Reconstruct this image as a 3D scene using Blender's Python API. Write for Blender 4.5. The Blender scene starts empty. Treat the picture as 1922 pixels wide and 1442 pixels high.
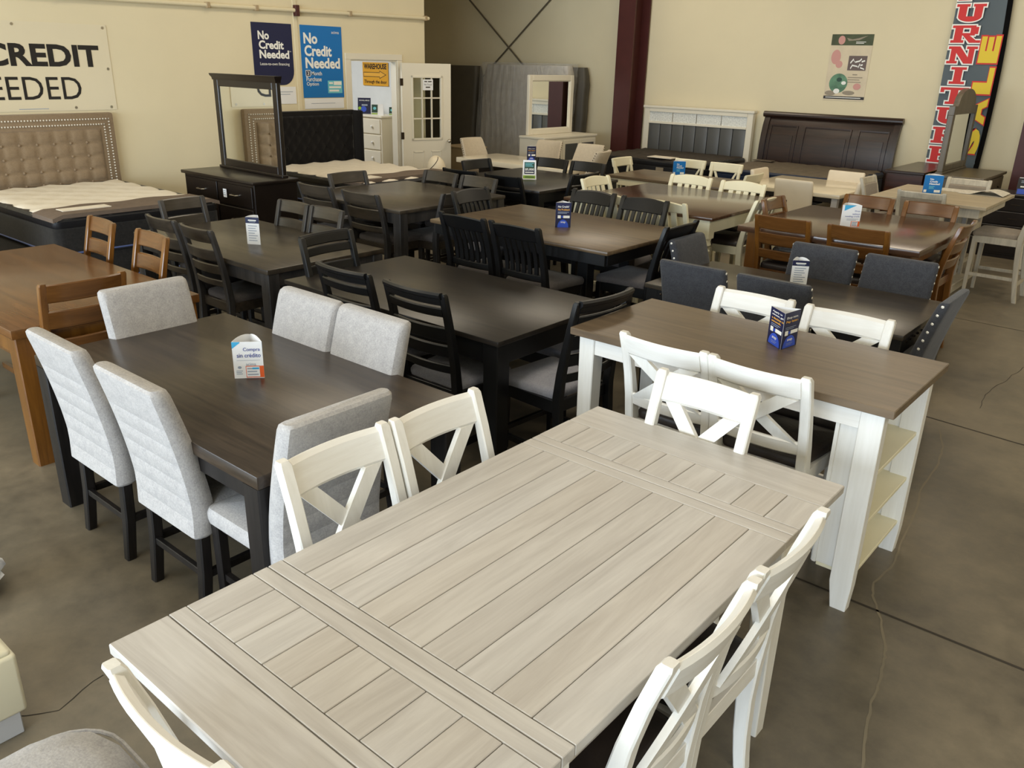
import bpy, bmesh, math, random
from mathutils import Vector, Matrix
random.seed(11)
PI = math.pi
C = bpy.context.scene.collection
sc = bpy.context.scene

# ------------------------------------------------------------------ mesh builder
class MB:
    def __init__(s): s.bm = bmesh.new()
    def box(s, x0, x1, y0, y1, z0, z1, b=0.0, seg=1):
        vs = [s.bm.verts.new((x, y, z)) for z in (z0, z1) for y in (y0, y1) for x in (x0, x1)]
        fs = [(0, 2, 3, 1), (4, 5, 7, 6), (0, 1, 5, 4), (2, 6, 7, 3), (0, 4, 6, 2), (1, 3, 7, 5)]
        faces = [s.bm.faces.new([vs[i] for i in f]) for f in fs]
        if b > 0:
            b = min(b, 0.45 * min(abs(x1 - x0), abs(y1 - y0), abs(z1 - z0)))
            ed = list({e for f in faces for e in f.edges})
            bmesh.ops.bevel(s.bm, geom=ed, offset=b, segments=seg, profile=0.5, affect='EDGES', clamp_overlap=True)
        return s
    def obox(s, M, sx, sy, sz, b=0.0):
        t = MB(); t.box(-sx / 2, sx / 2, -sy / 2, sy / 2, -sz / 2, sz / 2, b); s.add(t, M); return s
    def add(s, o, M=None):
        mp = {}
        for v in o.bm.verts: mp[v] = s.bm.verts.new(M @ v.co if M is not None else v.co)
        for f in o.bm.faces:
            try: s.bm.faces.new([mp[v] for v in f.verts])
            except ValueError: pass
        o.bm.free(); return s
    def loft(s, rings, closed=True, cap=True):
        R = [[s.bm.verts.new(p) for p in r] for r in rings]
        n = len(R[0])
        for a, b in zip(R, R[1:]):
            for i in range(n if closed else n - 1):
                j = (i + 1) % n
                s.bm.faces.new((a[i], a[j], b[j], b[i]))
        if cap:
            s.bm.faces.new(list(reversed(R[0]))); s.bm.faces.new(R[-1])
        return s
    def tube(s, pts, r, n=8):
        rings = []
        pts = [Vector(p) for p in pts]
        for i, p in enumerate(pts):
            t = (pts[min(i + 1, len(pts) - 1)] - pts[max(i - 1, 0)]).normalized()
            u = t.orthogonal().normalized() if i == 0 else (u - t * u.dot(t)).normalized()
            v = t.cross(u)
            rr = r[i] if isinstance(r, (list, tuple)) else r
            rings.append([p + rr * (math.cos(2 * PI * k / n) * u + math.sin(2 * PI * k / n) * v) for k in range(n)])
        return s.loft(rings)
    def lathe(s, prof, n=16, c=(0, 0)):
        return s.loft([[(c[0] + r * math.cos(2 * PI * k / n), c[1] + r * math.sin(2 * PI * k / n), z) for k in range(n)] for r, z in prof])
    def poly(s, pts, d):
        """flat polygon pushed out by the vector d"""
        d = Vector(d); a = [Vector(p) for p in pts]
        return s.loft([a, [p + d for p in a]])
    def ball(s, c, r, n=6, m=4, sq=(1, 1, 1)):
        rings = []
        for i in range(1, m):
            t = PI * i / m
            rings.append([(c[0] + sq[0] * r * math.sin(t) * math.cos(2 * PI * k / n), c[1] + sq[1] * r * math.sin(t) * math.sin(2 * PI * k / n), c[2] - sq[2] * r * math.cos(t)) for k in range(n)])
        return s.loft(rings)
    def build(s, name, mat, parent=None, smooth=28):
        bmesh.ops.recalc_face_normals(s.bm, faces=s.bm.faces[:])
        me = bpy.data.meshes.new(name); s.bm.to_mesh(me); s.bm.free()
        me.materials.append(mat)
        if smooth:
            me.polygons.foreach_set('use_smooth', [True] * len(me.polygons))
            me.set_sharp_from_angle(angle=math.radians(smooth))
        o = bpy.data.objects.new(name, me); C.objects.link(o)
        if parent is not None: o.parent = parent
        return o

def empty(name, label, cat, loc=(0, 0, 0), rz=0.0, group=None):
    o = bpy.data.objects.new(name, None); C.objects.link(o)
    o.empty_display_size = 0.1
    o.location = loc; o.rotation_euler = (0, 0, rz)
    return tag(o, label, cat, group)
def tag(o, label, cat, group=None, kind=None):
    if label: o['label'] = label
    if cat: o['category'] = cat
    if group: o['group'] = group
    if kind: o['kind'] = kind
    return o
def struct(o, label=None):
    o['kind'] = 'structure'
    if label: o['label'] = label
    return o
def dup(o, parent=None):
    c = o.copy(); C.objects.link(c)
    if parent is not None: c.parent = parent
    for k in list(o.children): dup(k, c)
    return c

# ------------------------------------------------------------------ materials
def _mat(name):
    m = bpy.data.materials.new(name); m.use_nodes = True
    n = m.node_tree.nodes; p = n['Principled BSDF']
    return m, n, m.node_tree.links, p
def S(p, k, v):
    if k in p.inputs: p.inputs[k].default_value = v
def lin(c):
    return tuple(((x / 255) / 12.92 if x / 255 <= 0.04045 else ((x / 255 + 0.055) / 1.055) ** 2.4) for x in c) + (1.0,)
def plain(name, rgb, rough=0.5, spec=0.5, metal=0.0, noise=0.0, nscale=8.0, bump=0.0, bscale=60.0, coat=0.0, sheen=0.0):
    m, n, l, p = _mat(name)
    c = lin(rgb)
    S(p, 'Base Color', c); S(p, 'Roughness', rough); S(p, 'Specular IOR Level', spec); S(p, 'Metallic', metal); S(p, 'Coat Weight', coat); S(p, 'Sheen Weight', sheen)
    tc = n.new('ShaderNodeTexCoord')
    if noise > 0:
        t = n.new('ShaderNodeTexNoise'); t.inputs['Scale'].default_value = nscale; t.inputs['Detail'].default_value = 5
        l.new(tc.outputs['Object'], t.inputs['Vector'])
        r = n.new('ShaderNodeValToRGB')
        r.color_ramp.elements[0].position = 0.3; r.color_ramp.elements[1].position = 0.7
        r.color_ramp.elements[0].color = tuple(x * (1 - noise) for x in c[:3]) + (1,)
        r.color_ramp.elements[1].color = tuple(min(1, x * (1 + noise)) for x in c[:3]) + (1,)
        l.new(t.outputs['Fac'], r.inputs['Fac']); l.new(r.outputs['Color'], p.inputs['Base Color'])
    if bump > 0:
        t2 = n.new('ShaderNodeTexNoise'); t2.inputs['Scale'].default_value = bscale; t2.inputs['Detail'].default_value = 3
        l.new(tc.outputs['Object'], t2.inputs['Vector'])
        b = n.new('ShaderNodeBump'); b.inputs['Strength'].default_value = bump; b.inputs['Distance'].default_value = 0.01
        l.new(t2.outputs['Fac'], b.inputs['Height']); l.new(b.outputs['Normal'], p.inputs['Normal'])
    return m
def wood(name, a, b, axis='x', rough=0.35, spec=0.5, bump=0.05, sx=1.0, island=0.0, coat=0.0, rings=0.5, mid=None):
    """long-grained wood; a, b are the light and dark grain colours"""
    m, n, l, p = _mat(name)
    S(p, 'Roughness', rough); S(p, 'Specular IOR Level', spec); S(p, 'Coat Weight', coat); S(p, 'Coat Roughness', 0.15)
    tc = n.new('ShaderNodeTexCoord'); mp = n.new('ShaderNodeMapping')
    k = {'x': (1.2, 16, 16), 'y': (16, 1.2, 16), 'z': (16, 16, 1.2)}[axis]
    mp.inputs['Scale'].default_value = tuple(v * sx for v in k)
    vec = tc.outputs['Object']
    if island > 0:
        g = n.new('ShaderNodeNewGeometry'); ad = n.new('ShaderNodeVectorMath'); ad.operation = 'MULTIPLY_ADD'
        cmb = n.new('ShaderNodeCombineXYZ')
        for i in range(3): l.new(g.outputs['Random Per Island'], cmb.inputs[i])
        ad.inputs[1].default_value = (7.3, 9.1, 5.7)
        l.new(cmb.outputs[0], ad.inputs[0]); l.new(vec, ad.inputs[2]); vec = ad.outputs[0]
    l.new(vec, mp.inputs['Vector'])
    t = n.new('ShaderNodeTexNoise'); t.inputs['Scale'].default_value = 1.0; t.inputs['Detail'].default_value = 8; t.inputs['Roughness'].default_value = 0.62; t.inputs['Distortion'].default_value = rings
    l.new(mp.outputs[0], t.inputs['Vector'])
    t2 = n.new('ShaderNodeTexNoise'); t2.inputs['Scale'].default_value = 5.5; t2.inputs['Detail'].default_value = 4
    l.new(mp.outputs[0], t2.inputs['Vector'])
    mx = n.new('ShaderNodeMath'); mx.operation = 'MULTIPLY_ADD'; mx.inputs[1].default_value = 0.3
    l.new(t2.outputs['Fac'], mx.inputs[0]); l.new(t.outputs['Fac'], mx.inputs[2])
    r = n.new('ShaderNodeValToRGB')
    r.color_ramp.elements[0].position = 0.48; r.color_ramp.elements[1].position = 0.8
    r.color_ramp.elements[0].color = lin(b); r.color_ramp.elements[1].color = lin(a)
    l.new(mx.outputs[0], r.inputs['Fac'])
    out = r.outputs['Color']
    if island > 0:
        hs = n.new('ShaderNodeHueSaturation')
        mr = n.new('ShaderNodeMapRange'); mr.inputs['To Min'].default_value = 1 - island; mr.inputs['To Max'].default_value = 1 + island
        l.new(g.outputs['Random Per Island'], mr.inputs['Value']); l.new(mr.outputs[0], hs.inputs['Value'])
        mr2 = n.new('ShaderNodeMapRange'); mr2.inputs['To Min'].default_value = 1.25; mr2.inputs['To Max'].default_value = 0.8
        l.new(g.outputs['Random Per Island'], mr2.inputs['Value']); l.new(mr2.outputs[0], hs.inputs['Saturation'])
        l.new(out, hs.inputs['Color']); out = hs.outputs['Color']
    l.new(out, p.inputs['Base Color'])
    if bump > 0:
        bp = n.new('ShaderNodeBump'); bp.inputs['Strength'].default_value = bump; bp.inputs['Distance'].default_value = 0.004
        l.new(mx.outputs[0], bp.inputs['Height']); l.new(bp.outputs['Normal'], p.inputs['Normal'])
    return m
def fabric(name, a, b, scale=220.0, rough=0.9, bump=0.25, big=0.12):
    m, n, l, p = _mat(name)
    S(p, 'Roughness', rough); S(p, 'Specular IOR Level', 0.15); S(p, 'Sheen Weight', 0.15)
    tc = n.new('ShaderNodeTexCoord')
    t = n.new('ShaderNodeTexNoise'); t.inputs['Scale'].default_value = scale; t.inputs['Detail'].default_value = 2
    t2 = n.new('ShaderNodeTexNoise'); t2.inputs['Scale'].default_value = 28; t2.inputs['Detail'].default_value = 6; t2.inputs['Roughness'].default_value = 0.75
    for q in (t, t2): l.new(tc.outputs['Object'], q.inputs['Vector'])
    mx = n.new('ShaderNodeMath'); mx.operation = 'ADD'; l.new(t.outputs['Fac'], mx.inputs[0]); l.new(t2.outputs['Fac'], mx.inputs[1])
    r = n.new('ShaderNodeValToRGB'); r.color_ramp.elements[0].position = 0.3; r.color_ramp.elements[1].position = 0.72
    md = n.new('ShaderNodeMath'); md.operation = 'MULTIPLY'; md.inputs[1].default_value = 0.5
    l.new(mx.outputs[0], md.inputs[0]); l.new(md.outputs[0], r.inputs['Fac'])
    r.color_ramp.elements[0].color = lin(b); r.color_ramp.elements[1].color = lin(a)
    l.new(r.outputs['Color'], p.inputs['Base Color'])
    bp = n.new('ShaderNodeBump'); bp.inputs['Strength'].default_value = bump; bp.inputs['Distance'].default_value = 0.003
    l.new(t.outputs['Fac'], bp.inputs['Height']); l.new(bp.outputs['Normal'], p.inputs['Normal'])
    return m
def mirror_mat():
    m, n, l, p = _mat('mirror_glass'); S(p, 'Base Color', (0.86, 0.88, 0.86, 1)); S(p, 'Metallic', 1.0); S(p, 'Roughness', 0.02); return m
def glass_mat():
    m, n, l, p = _mat('clear_glass'); S(p, 'Base Color', (0.9, 0.95, 0.93, 1)); S(p, 'Roughness', 0.02); S(p, 'Transmission Weight', 1.0); S(p, 'IOR', 1.1); return m
def plastic_mat():
    m, n, l, p = _mat('clear_plastic_film'); S(p, 'Base Color', (0.8, 0.8, 0.78, 1)); S(p, 'Roughness', 0.12); S(p, 'Specular IOR Level', 0.9); S(p, 'Alpha', 0.2)
    tc = n.new('ShaderNodeTexCoord'); t = n.new('ShaderNodeTexNoise'); t.inputs['Scale'].default_value = 9; t.inputs['Detail'].default_value = 4; t.inputs['Distortion'].default_value = 1.5
    mp = n.new('ShaderNodeMapping'); mp.inputs['Scale'].default_value = (1.6, 1.6, 0.35); l.new(tc.outputs['Object'], mp.inputs['Vector'])
    l.new(mp.outputs[0], t.inputs['Vector']); b = n.new('ShaderNodeBump'); b.inputs['Strength'].default_value = 0.9; b.inputs['Distance'].default_value = 0.06
    l.new(t.outputs['Fac'], b.inputs['Height']); l.new(b.outputs['Normal'], p.inputs['Normal'])
    return m
M = {}
def setup_mats():
    M['wall'] = plain('painted_wall_cream', (224, 211, 177), 0.75, 0.3, noise=0.02, nscale=1.5, bump=0.04, bscale=40)
    M['room_white'] = plain('office_white_paint', (226, 228, 226), 0.7, 0.3, noise=0.02)
    M['trimw'] = plain('trim_white_paint', (228, 220, 200), 0.45)
    M['white'] = wood('brushed_white_paint', (234, 232, 226), (222, 219, 211), 'z', 0.38, 0.5, 0.03)
    M['whitex'] = wood('brushed_white_paint_flat', (235, 233, 227), (224, 220, 212), 'x', 0.38, 0.5, 0.03)
    M['cream'] = plain('cream_paint', (233, 226, 196), 0.4, noise=0.02)
    M['washed'] = wood('whitewashed_oak', (197, 192, 185), (179, 173, 166), 'y', 0.36, 0.5, 0.05, 1.0, island=0.018, rings=1.6)
    M['washedx'] = wood('whitewashed_oak_cross', (196, 191, 184), (178, 172, 165), 'x', 0.36, 0.5, 0.05, 1.0, island=0.012, rings=1.6)
    M['groove'] = plain('dark_groove', (92, 82, 70), 0.8)
    M['espx'] = wood('dark_brown_oak', (66, 55, 44), (40, 32, 26), 'x', 0.3, 0.5, 0.06, rings=1.0)
    M['espz'] = wood('dark_brown_oak_upright', (34, 30, 28), (15, 13, 13), 'z', 0.45, 0.35, 0.08)
    M['blackx'] = wood('black_stained_oak', (44, 38, 32), (22, 19, 17), 'x', 0.32, 0.5, 0.08, rings=1.2)
    M['black'] = plain('black_paint', (15, 15, 16), 0.36, 0.4, noise=0.1, nscale=20)
    M['greyx'] = wood('charcoal_grey_wood', (68, 60, 50), (44, 39, 33), 'x', 0.28, 0.5, 0.05)
    M['greyz'] = wood('charcoal_grey_wood_upright', (62, 59, 57), (36, 35, 35), 'z', 0.4, 0.5, 0.08)
    M['brownx'] = wood('weathered_brown_top', (104, 86, 64), (76, 61, 44), 'x', 0.33, 0.5, 0.05, rings=0.9)
    M['islandx'] = wood('grey_brown_island_top', (110, 93, 72), (88, 73, 56), 'x', 0.36, 0.5, 0.05, rings=0.8)
    M['oakx'] = wood('honey_oak', (108, 70, 33), (84, 52, 22), 'x', 0.26, 0.5, 0.03, coat=0.2)
    M['oakz'] = wood('honey_oak_upright', (120, 77, 28), (90, 55, 18), 'z', 0.28, 0.5, 0.03, coat=0.2)
    M['cherryx'] = wood('cherry_brown_top', (86, 62, 46), (62, 43, 31), 'x', 0.2, 0.5, 0.03, coat=0.2)
    M['seatgrey'] = fabric('light_grey_seat_fabric', (172, 172, 180), (136, 136, 146))
    M['seatdk'] = fabric('mid_grey_seat_fabric', (104, 98, 96), (78, 74, 74))
    M['uph'] = fabric('heathered_light_grey_fabric', (188, 184, 180), (146, 143, 142), 160)
    M['navy'] = fabric('charcoal_blue_fabric', (74, 75, 79), (48, 49, 54), 160)
    M['creamuph'] = plain('cream_faux_leather', (226, 214, 192), 0.55, 0.4, noise=0.03)
    M['beigeuph'] = fabric('beige_velvet', (208, 194, 170), (184, 170, 148), 120)
    M['stool'] = wood('pale_grey_washed_wood', (196, 188, 170), (170, 162, 146), 'z', 0.45, 0.4, 0.04)
    M['stoolx'] = wood('pale_grey_washed_top', (182, 168, 142), (158, 144, 120), 'x', 0.42, 0.4, 0.04)
    M['taupe'] = fabric('taupe_fabric', (160, 148, 132), (134, 124, 112))
    M['dkleather'] = plain('dark_brown_leather', (50, 42, 38), 0.42, 0.5, noise=0.15, nscale=10, bump=0.1)
    M['marble'] = plain('cream_marble', (226, 214, 188), 0.16, 0.5, noise=0.05, nscale=5)
    M['steel'] = plain('brushed_nickel', (196, 190, 178), 0.28, 0.5, 1.0)
    M['bronze'] = plain('dark_bronze', (70, 60, 50), 0.4, 0.5, 0.9)
    M['nail'] = plain('silver_nailhead', (232, 226, 212), 0.3, 0.7, 0.25)
    M['red'] = plain('oxide_red_steel', (72, 32, 28), 0.5, 0.4, noise=0.08, nscale=6)
    M['rod'] = plain('grey_steel_rod', (104, 96, 80), 0.5, 0.5, 0.3)
    M['mirror'] = mirror_mat(); M['glass'] = glass_mat(); M['plastic'] = plastic_mat()
    M['paper'] = plain('white_card', (236, 236, 236), 0.5, 0.4)
    M['ink_navy'] = plain('navy_ink', (22, 28, 66), 0.4)
    M['ink_blue'] = plain('bright_blue_ink', (10, 112, 184), 0.4)
    M['ink_cyan'] = plain('light_blue_ink', (66, 170, 218), 0.45)
    M['ink_royal'] = plain('royal_blue_ink', (50, 84, 196), 0.4)
    M['ink_text'] = plain('indigo_ink', (54, 70, 150), 0.5)
    M['ink_grey'] = plain('grey_ink', (150, 160, 176), 0.5)
    M['ink_orange'] = plain('orange_ink', (226, 96, 36), 0.5)
    M['ink_gold'] = plain('gold_ink', (236, 176, 64), 0.5)
    M['ink_black'] = plain('black_ink', (26, 22, 20), 0.5)
    M['ink_green'] = plain('lime_ink', (140, 176, 44), 0.5)
    M['ink_teal'] = plain('pale_teal_ink', (112, 196, 208), 0.5)
    M['ink_dkgreen'] = plain('dark_green_ink', (30, 66, 52), 0.5)
    M['ink_red'] = plain('red_cloth_print', (206, 40, 38), 0.6)
    M['ink_yellow'] = plain('yellow_cloth_print', (226, 196, 44), 0.6)
    M['ink_white'] = plain('white_ink', (240, 238, 230), 0.5)
    M['ink_ochre'] = plain('ochre_paper', (226, 164, 40), 0.55)
    M['vinyl'] = plain('white_vinyl_banner', (222, 210, 180), 0.4, 0.5, bump=0.25, bscale=3)
    M['flag'] = plain('slate_flag_cloth', (72, 82, 86), 0.5, 0.5, bump=0.2, bscale=8)
    M['tan'] = fabric('tan_linen', (150, 130, 104), (126, 107, 84), 160)
    M['blackfab'] = fabric('black_velvet', (26, 23, 22), (12, 11, 11), 160)
    M['mattop'] = plain('ivory_quilted_knit', (226, 217, 200), 0.8, 0.2, noise=0.03, bump=0.4, bscale=9)
    M['matgrey'] = plain('warm_grey_knit', (112, 98, 86), 0.8, 0.2, noise=0.08, nscale=20, bump=0.2, bscale=12)
    M['matside'] = fabric('dark_charcoal_damask', (46, 44, 42), (28, 27, 26), 40)
    M['matblack'] = plain('black_satin_border', (22, 22, 26), 0.45, 0.5, bump=0.3, bscale=14)
    M['matbrown'] = plain('dark_taupe_knit', (62, 55, 48), 0.75, 0.3, noise=0.15, nscale=14, bump=0.4, bscale=10)
    M['matbluegrey'] = plain('grey_knit', (104, 94, 80), 0.7, 0.3, noise=0.15, nscale=12, bump=0.4, bscale=8)
    M['matblue'] = plain('dark_blue_border', (14, 34, 62), 0.5)
    M['piping'] = plain('steel_blue_piping', (84, 100, 150), 0.5)
    M['greyleather'] = plain('grey_leatherette', (84, 84, 82), 0.4, 0.5)
    M['crystal'] = plain('mosaic_shell', (222, 222, 214), 0.2, 0.7, noise=0.2, nscale=45, bump=0.6, bscale=60)
    M['mahog'] = wood('dark_mahogany', (58, 38, 28), (34, 22, 17), 'x', 0.28, 0.5, 0.04)
    M['mahogz'] = wood('dark_mahogany_upright', (56, 40, 32), (36, 26, 22), 'z', 0.32, 0.5, 0.04)
    M['redwood'] = wood('red_brown_wood', (74, 40, 28), (50, 26, 19), 'x', 0.32, 0.5, 0.04)
    M['sage'] = wood('grey_brown_wood', (104, 94, 78), (80, 72, 60), 'z', 0.4, 0.5, 0.04)
    M['espresso'] = plain('espresso_wood', (30, 23, 19), 0.3, 0.5, noise=0.12, nscale=6)
    M['lightbox'] = plain('beige_laminate', (168, 146, 112), 0.5)
    M['wrap'] = plain('grey_wrapped_mattress', (206, 196, 180), 0.35, 0.5, noise=0.14, nscale=7, bump=0.8, bscale=5)
    M['wrapdk'] = plain('dark_wrapped_mattress', (78, 72, 60), 0.5, 0.5, noise=0.08, nscale=4, bump=0.5, bscale=4)
    M['ivleather'] = plain('ivory_leather', (222, 214, 186), 0.5, 0.4)
    M['greyleg'] = plain('grey_painted_leg', (178, 176, 174), 0.5)
    M['bluebag'] = plain('dark_blue_plastic', (20, 30, 56), 0.25, 0.6, bump=0.9, bscale=14)
    M['ball'] = plain('white_dome_plastic', (228, 214, 186), 0.45)
    M['lens_dark'] = plain('dark_seam', (60, 50, 40), 0.6)
    M['binbody'] = plain('cream_bin_plastic', (206, 190, 160), 0.5)
    M['pink'] = plain('pink_print', (206, 150, 140), 0.6)
    M['mauve'] = plain('mauve_print', (104, 88, 84), 0.6)
    M['fruit'] = plain('leaf_green_print', (92, 132, 104), 0.6, noise=0.35, nscale=9)
    M['olive'] = plain('olive_print', (72, 80, 52), 0.6, noise=0.25, nscale=8)
    M['blush'] = plain('blush_poster_paper', (214, 198, 168), 0.5, noise=0.08, nscale=5)
    M['stone'] = plain('stone_print', (150, 138, 118), 0.6)
    M['sleeve'] = plain('black_flag_sleeve', (14, 13, 13), 0.95, 0.1)
    M['news'] = plain('newsprint', (206, 200, 186), 0.7, noise=0.2, nscale=40)
    M['crackm'] = plain('pale_crack_filler', (126, 116, 96), 0.6)
    M['jointm'] = plain('dark_floor_joint', (48, 42, 34), 0.7)
    M['ceil'] = plain('ceiling_insulation', (196, 188, 170), 0.8)
    # polished stained concrete
    m, n, l, p = _mat('stained_concrete_floor')
    tc = n.new('ShaderNodeTexCoord')
    t = n.new('ShaderNodeTexNoise'); t.inputs['Scale'].default_value = 0.7; t.inputs['Detail'].default_value = 8; t.inputs['Roughness'].default_value = 0.65
    t2 = n.new('ShaderNodeTexNoise'); t2.inputs['Scale'].default_value = 9; t2.inputs['Detail'].default_value = 8; t2.inputs['Roughness'].default_value = 0.7
    for q in (t, t2): l.new(tc.outputs['Object'], q.inputs['Vector'])
    ad = n.new('ShaderNodeMath'); ad.operation = 'MULTIPLY_ADD'; ad.inputs[1].default_value = 0.35; l.new(t2.outputs['Fac'], ad.inputs[0]); l.new(t.outputs['Fac'], ad.inputs[2])
    r = n.new('ShaderNodeValToRGB'); r.color_ramp.elements[0].position = 0.5; r.color_ramp.elements[1].position = 0.85
    r.color_ramp.elements[0].color = lin((82, 76, 65)); r.color_ramp.elements[1].color = lin((130, 119, 99))
    l.new(ad.outputs[0], r.inputs['Fac']); l.new(r.outputs['Color'], p.inputs['Base Color'])
    rr = n.new('ShaderNodeMapRange'); rr.inputs['To Min'].default_value = 0.3; rr.inputs['To Max'].default_value = 0.55; l.new(t2.outputs['Fac'], rr.inputs['Value']); l.new(rr.outputs[0], p.inputs['Roughness'])
    M['floor'] = m
setup_mats()

# ------------------------------------------------------------------ lettering
_tc = {}
def text_mesh(s, bold=0.0):
    k = (s, bold)
    if k not in _tc:
        cu = bpy.data.curves.new('t', 'FONT'); cu.body = s; cu.offset = bold; cu.resolution_u = 3
        ob = bpy.data.objects.new('t', cu)
        me = bpy.data.meshes.new_from_object(ob)
        vs = [v.co.copy() for v in me.vertices]; fs = [list(p.vertices) for p in me.polygons]
        bpy.data.objects.remove(ob); bpy.data.curves.remove(cu); bpy.data.meshes.remove(me)
        x0 = min(v.x for v in vs); x1 = max(v.x for v in vs); y0 = min(v.y for v in vs); y1 = max(v.y for v in vs)
        _tc[k] = ([((v.x - x0) / max(1e-6, x1 - x0), (v.y - y0) / max(1e-6, y1 - y0)) for v in vs], fs)
    return _tc[k]
class Face:
    """a printed face: origin o (bottom-left), u to the right, v up; n outwards"""
    def __init__(s, o, u, v, parent, lift=0.0012):
        s.o = Vector(o); s.u = Vector(u).normalized(); s.v = Vector(v).normalized(); s.n = s.u.cross(s.v); s.p = parent; s.mbs = {}; s.lift = lift; s.k = 0
    def pt(s, a, b, h=1.0): return s.o + s.u * a + s.v * b + s.n * (s.lift * (h + 0.012 * s.k))
    def mb(s, mat):
        if mat not in s.mbs: s.mbs[mat] = MB()
        return s.mbs[mat]
    def text(s, mat, t, a0, a1, b0, b1, bold=0.0, h=2.0, rot=0):
        s.k += 1; vs, fs = text_mesh(t, bold); m = s.mb(mat)
        if rot == 90: q = [m.bm.verts.new(s.pt(a1 + (a0 - a1) * y, b0 + (b1 - b0) * x, h)) for x, y in vs]
        else: q = [m.bm.verts.new(s.pt(a0 + (a1 - a0) * x, b0 + (b1 - b0) * y, h)) for x, y in vs]
        for f in fs:
            try: m.bm.faces.new([q[i] for i in f])
            except ValueError: pass
    def rect(s, mat, a0, a1, b0, b1, h=1.0):
        s.shape(mat, [(a0, b0), (a1, b0), (a1, b1), (a0, b1)], h)
    def shape(s, mat, pts, h=1.0):
        s.k += 1; m = s.mb(mat); m.bm.faces.new([m.bm.verts.new(s.pt(a, b, h)) for a, b in pts])
    def disc(s, mat, a, b, ra, rb=None, h=1.0, t0=0, t1=2 * PI, n=24):
        rb = ra if rb is None else rb
        s.shape(mat, [(a + ra * math.cos(t0 + (t1 - t0) * k / n), b + rb * math.sin(t0 + (t1 - t0) * k / n)) for k in range(n if t1 - t0 > 6.2 else n + 1)], h)
    def lines(s, mat, a0, a1, b1, n, pitch, hgt, h=2.0):
        for i in range(n):
            x1 = a1 - (a1 - a0) * (0.0, 0.18, 0.07, 0.3)[i % 4]
            s.rect(mat, a0, x1, b1 - i * pitch - hgt, b1 - i * pitch, h)
    def done(s, names):
        for k, m in s.mbs.items():
            me_n = names.get(k, 'lettering')
            me = bpy.data.meshes.new(me_n); m.bm.normal_update()
            for f in m.bm.faces:
                if f.normal.dot(s.n) < 0: f.normal_flip()
            m.bm.to_mesh(me); m.bm.free(); me.materials.append(M[k])
            o = bpy.data.objects.new(me_n, me); C.objects.link(o); o.parent = s.p
# ------------------------------------------------------------------ chairs (local frame: sitter looks along +y, floor at z=0)
def ypost(D, zs, h, lean=0.10, splay=0.06):
    def f(z):
        if z < zs:
            return -D / 2 + 0.02 - splay * (1 - z / zs) ** 1.6
        return -D / 2 + 0.02 - lean * ((z - zs) / (h - zs)) ** 1.4
    return f
def rrect(cx, cy, z, w, d, c=0.25):
    k = c * min(w, d) / 2; a = w / 2; b = d / 2
    return [(cx - a + k, cy - b, z), (cx + a - k, cy - b, z), (cx + a, cy - b + k, z), (cx + a, cy + b - k, z), (cx + a - k, cy + b, z), (cx - a + k, cy + b, z), (cx - a, cy + b - k, z), (cx - a, cy - b + k, z)]
def rear_leg(x, yf, zs, h, w=0.04, dtop=0.034, dseat=0.052, dfoot=0.04, top_over=0.0):
    zz = [0, 0.12 * zs, 0.3 * zs, 0.6 * zs, 0.85 * zs, zs, zs + 0.25 * (h - zs), zs + 0.5 * (h - zs), zs + 0.75 * (h - zs), h - 0.012, h]
    R = []
    for z in zz:
        d = dfoot + (dseat - dfoot) * min(1, z / zs) if z <= zs else dseat + (dtop - dseat) * min(1, (z - zs) / (h - zs) * 1.5)
        k = 0.72 if z == h else 1.0
        R.append(rrect(x, yf(z), z + top_over * (z >= h - 0.02), w * k, d * k))
    return MB().loft(R)
def front_leg(x, y, zs, w=0.042, taper=0.72):
    return MB().loft([rrect(x, y, 0, w * taper, w * taper), rrect(x, y, zs * 0.6, w * 0.93, w * 0.93), rrect(x, y, zs, w, w)])
def bslab(fn, x0, x1, zlo, zhi, t, nx=10, r=0.3):
    """curved rail following the back: fn(x, z) -> y of its middle; zlo/zhi numbers or functions of x"""
    L = zlo if callable(zlo) else (lambda x: zlo); U = zhi if callable(zhi) else (lambda x: zhi)
    R = []
    for i in range(nx + 1):
        x = x0 + (x1 - x0) * i / nx; a = L(x); b = U(x); c = min(t * r, (b - a) * 0.3); q = t / 2
        P = [(-q, a + c), (-q, b - c), (-q + c, b), (q - c, b), (q, b - c), (q, a + c), (q - c, a), (-q + c, a)]
        R.append([(x, fn(x, z) + dy, z) for dy, z in P])
    return MB().loft(R)
def strip(fn, xa, za, xb, zb, w, t, n=8, off=0.0):
    d = Vector((xb - xa, 0, zb - za)).normalized(); e = w / 2 / max(0.2, abs(d.z))
    R = []
    for i in range(n + 1):
        k = i / n; x = xa + (xb - xa) * k; z = za + (zb - za) * k; y = fn(x, z) + off
        R.append([(x - e, y - t / 2, z), (x + e, y - t / 2, z), (x + e, y + t / 2, z), (x - e, y + t / 2, z)])
    return MB().loft(R)
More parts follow.
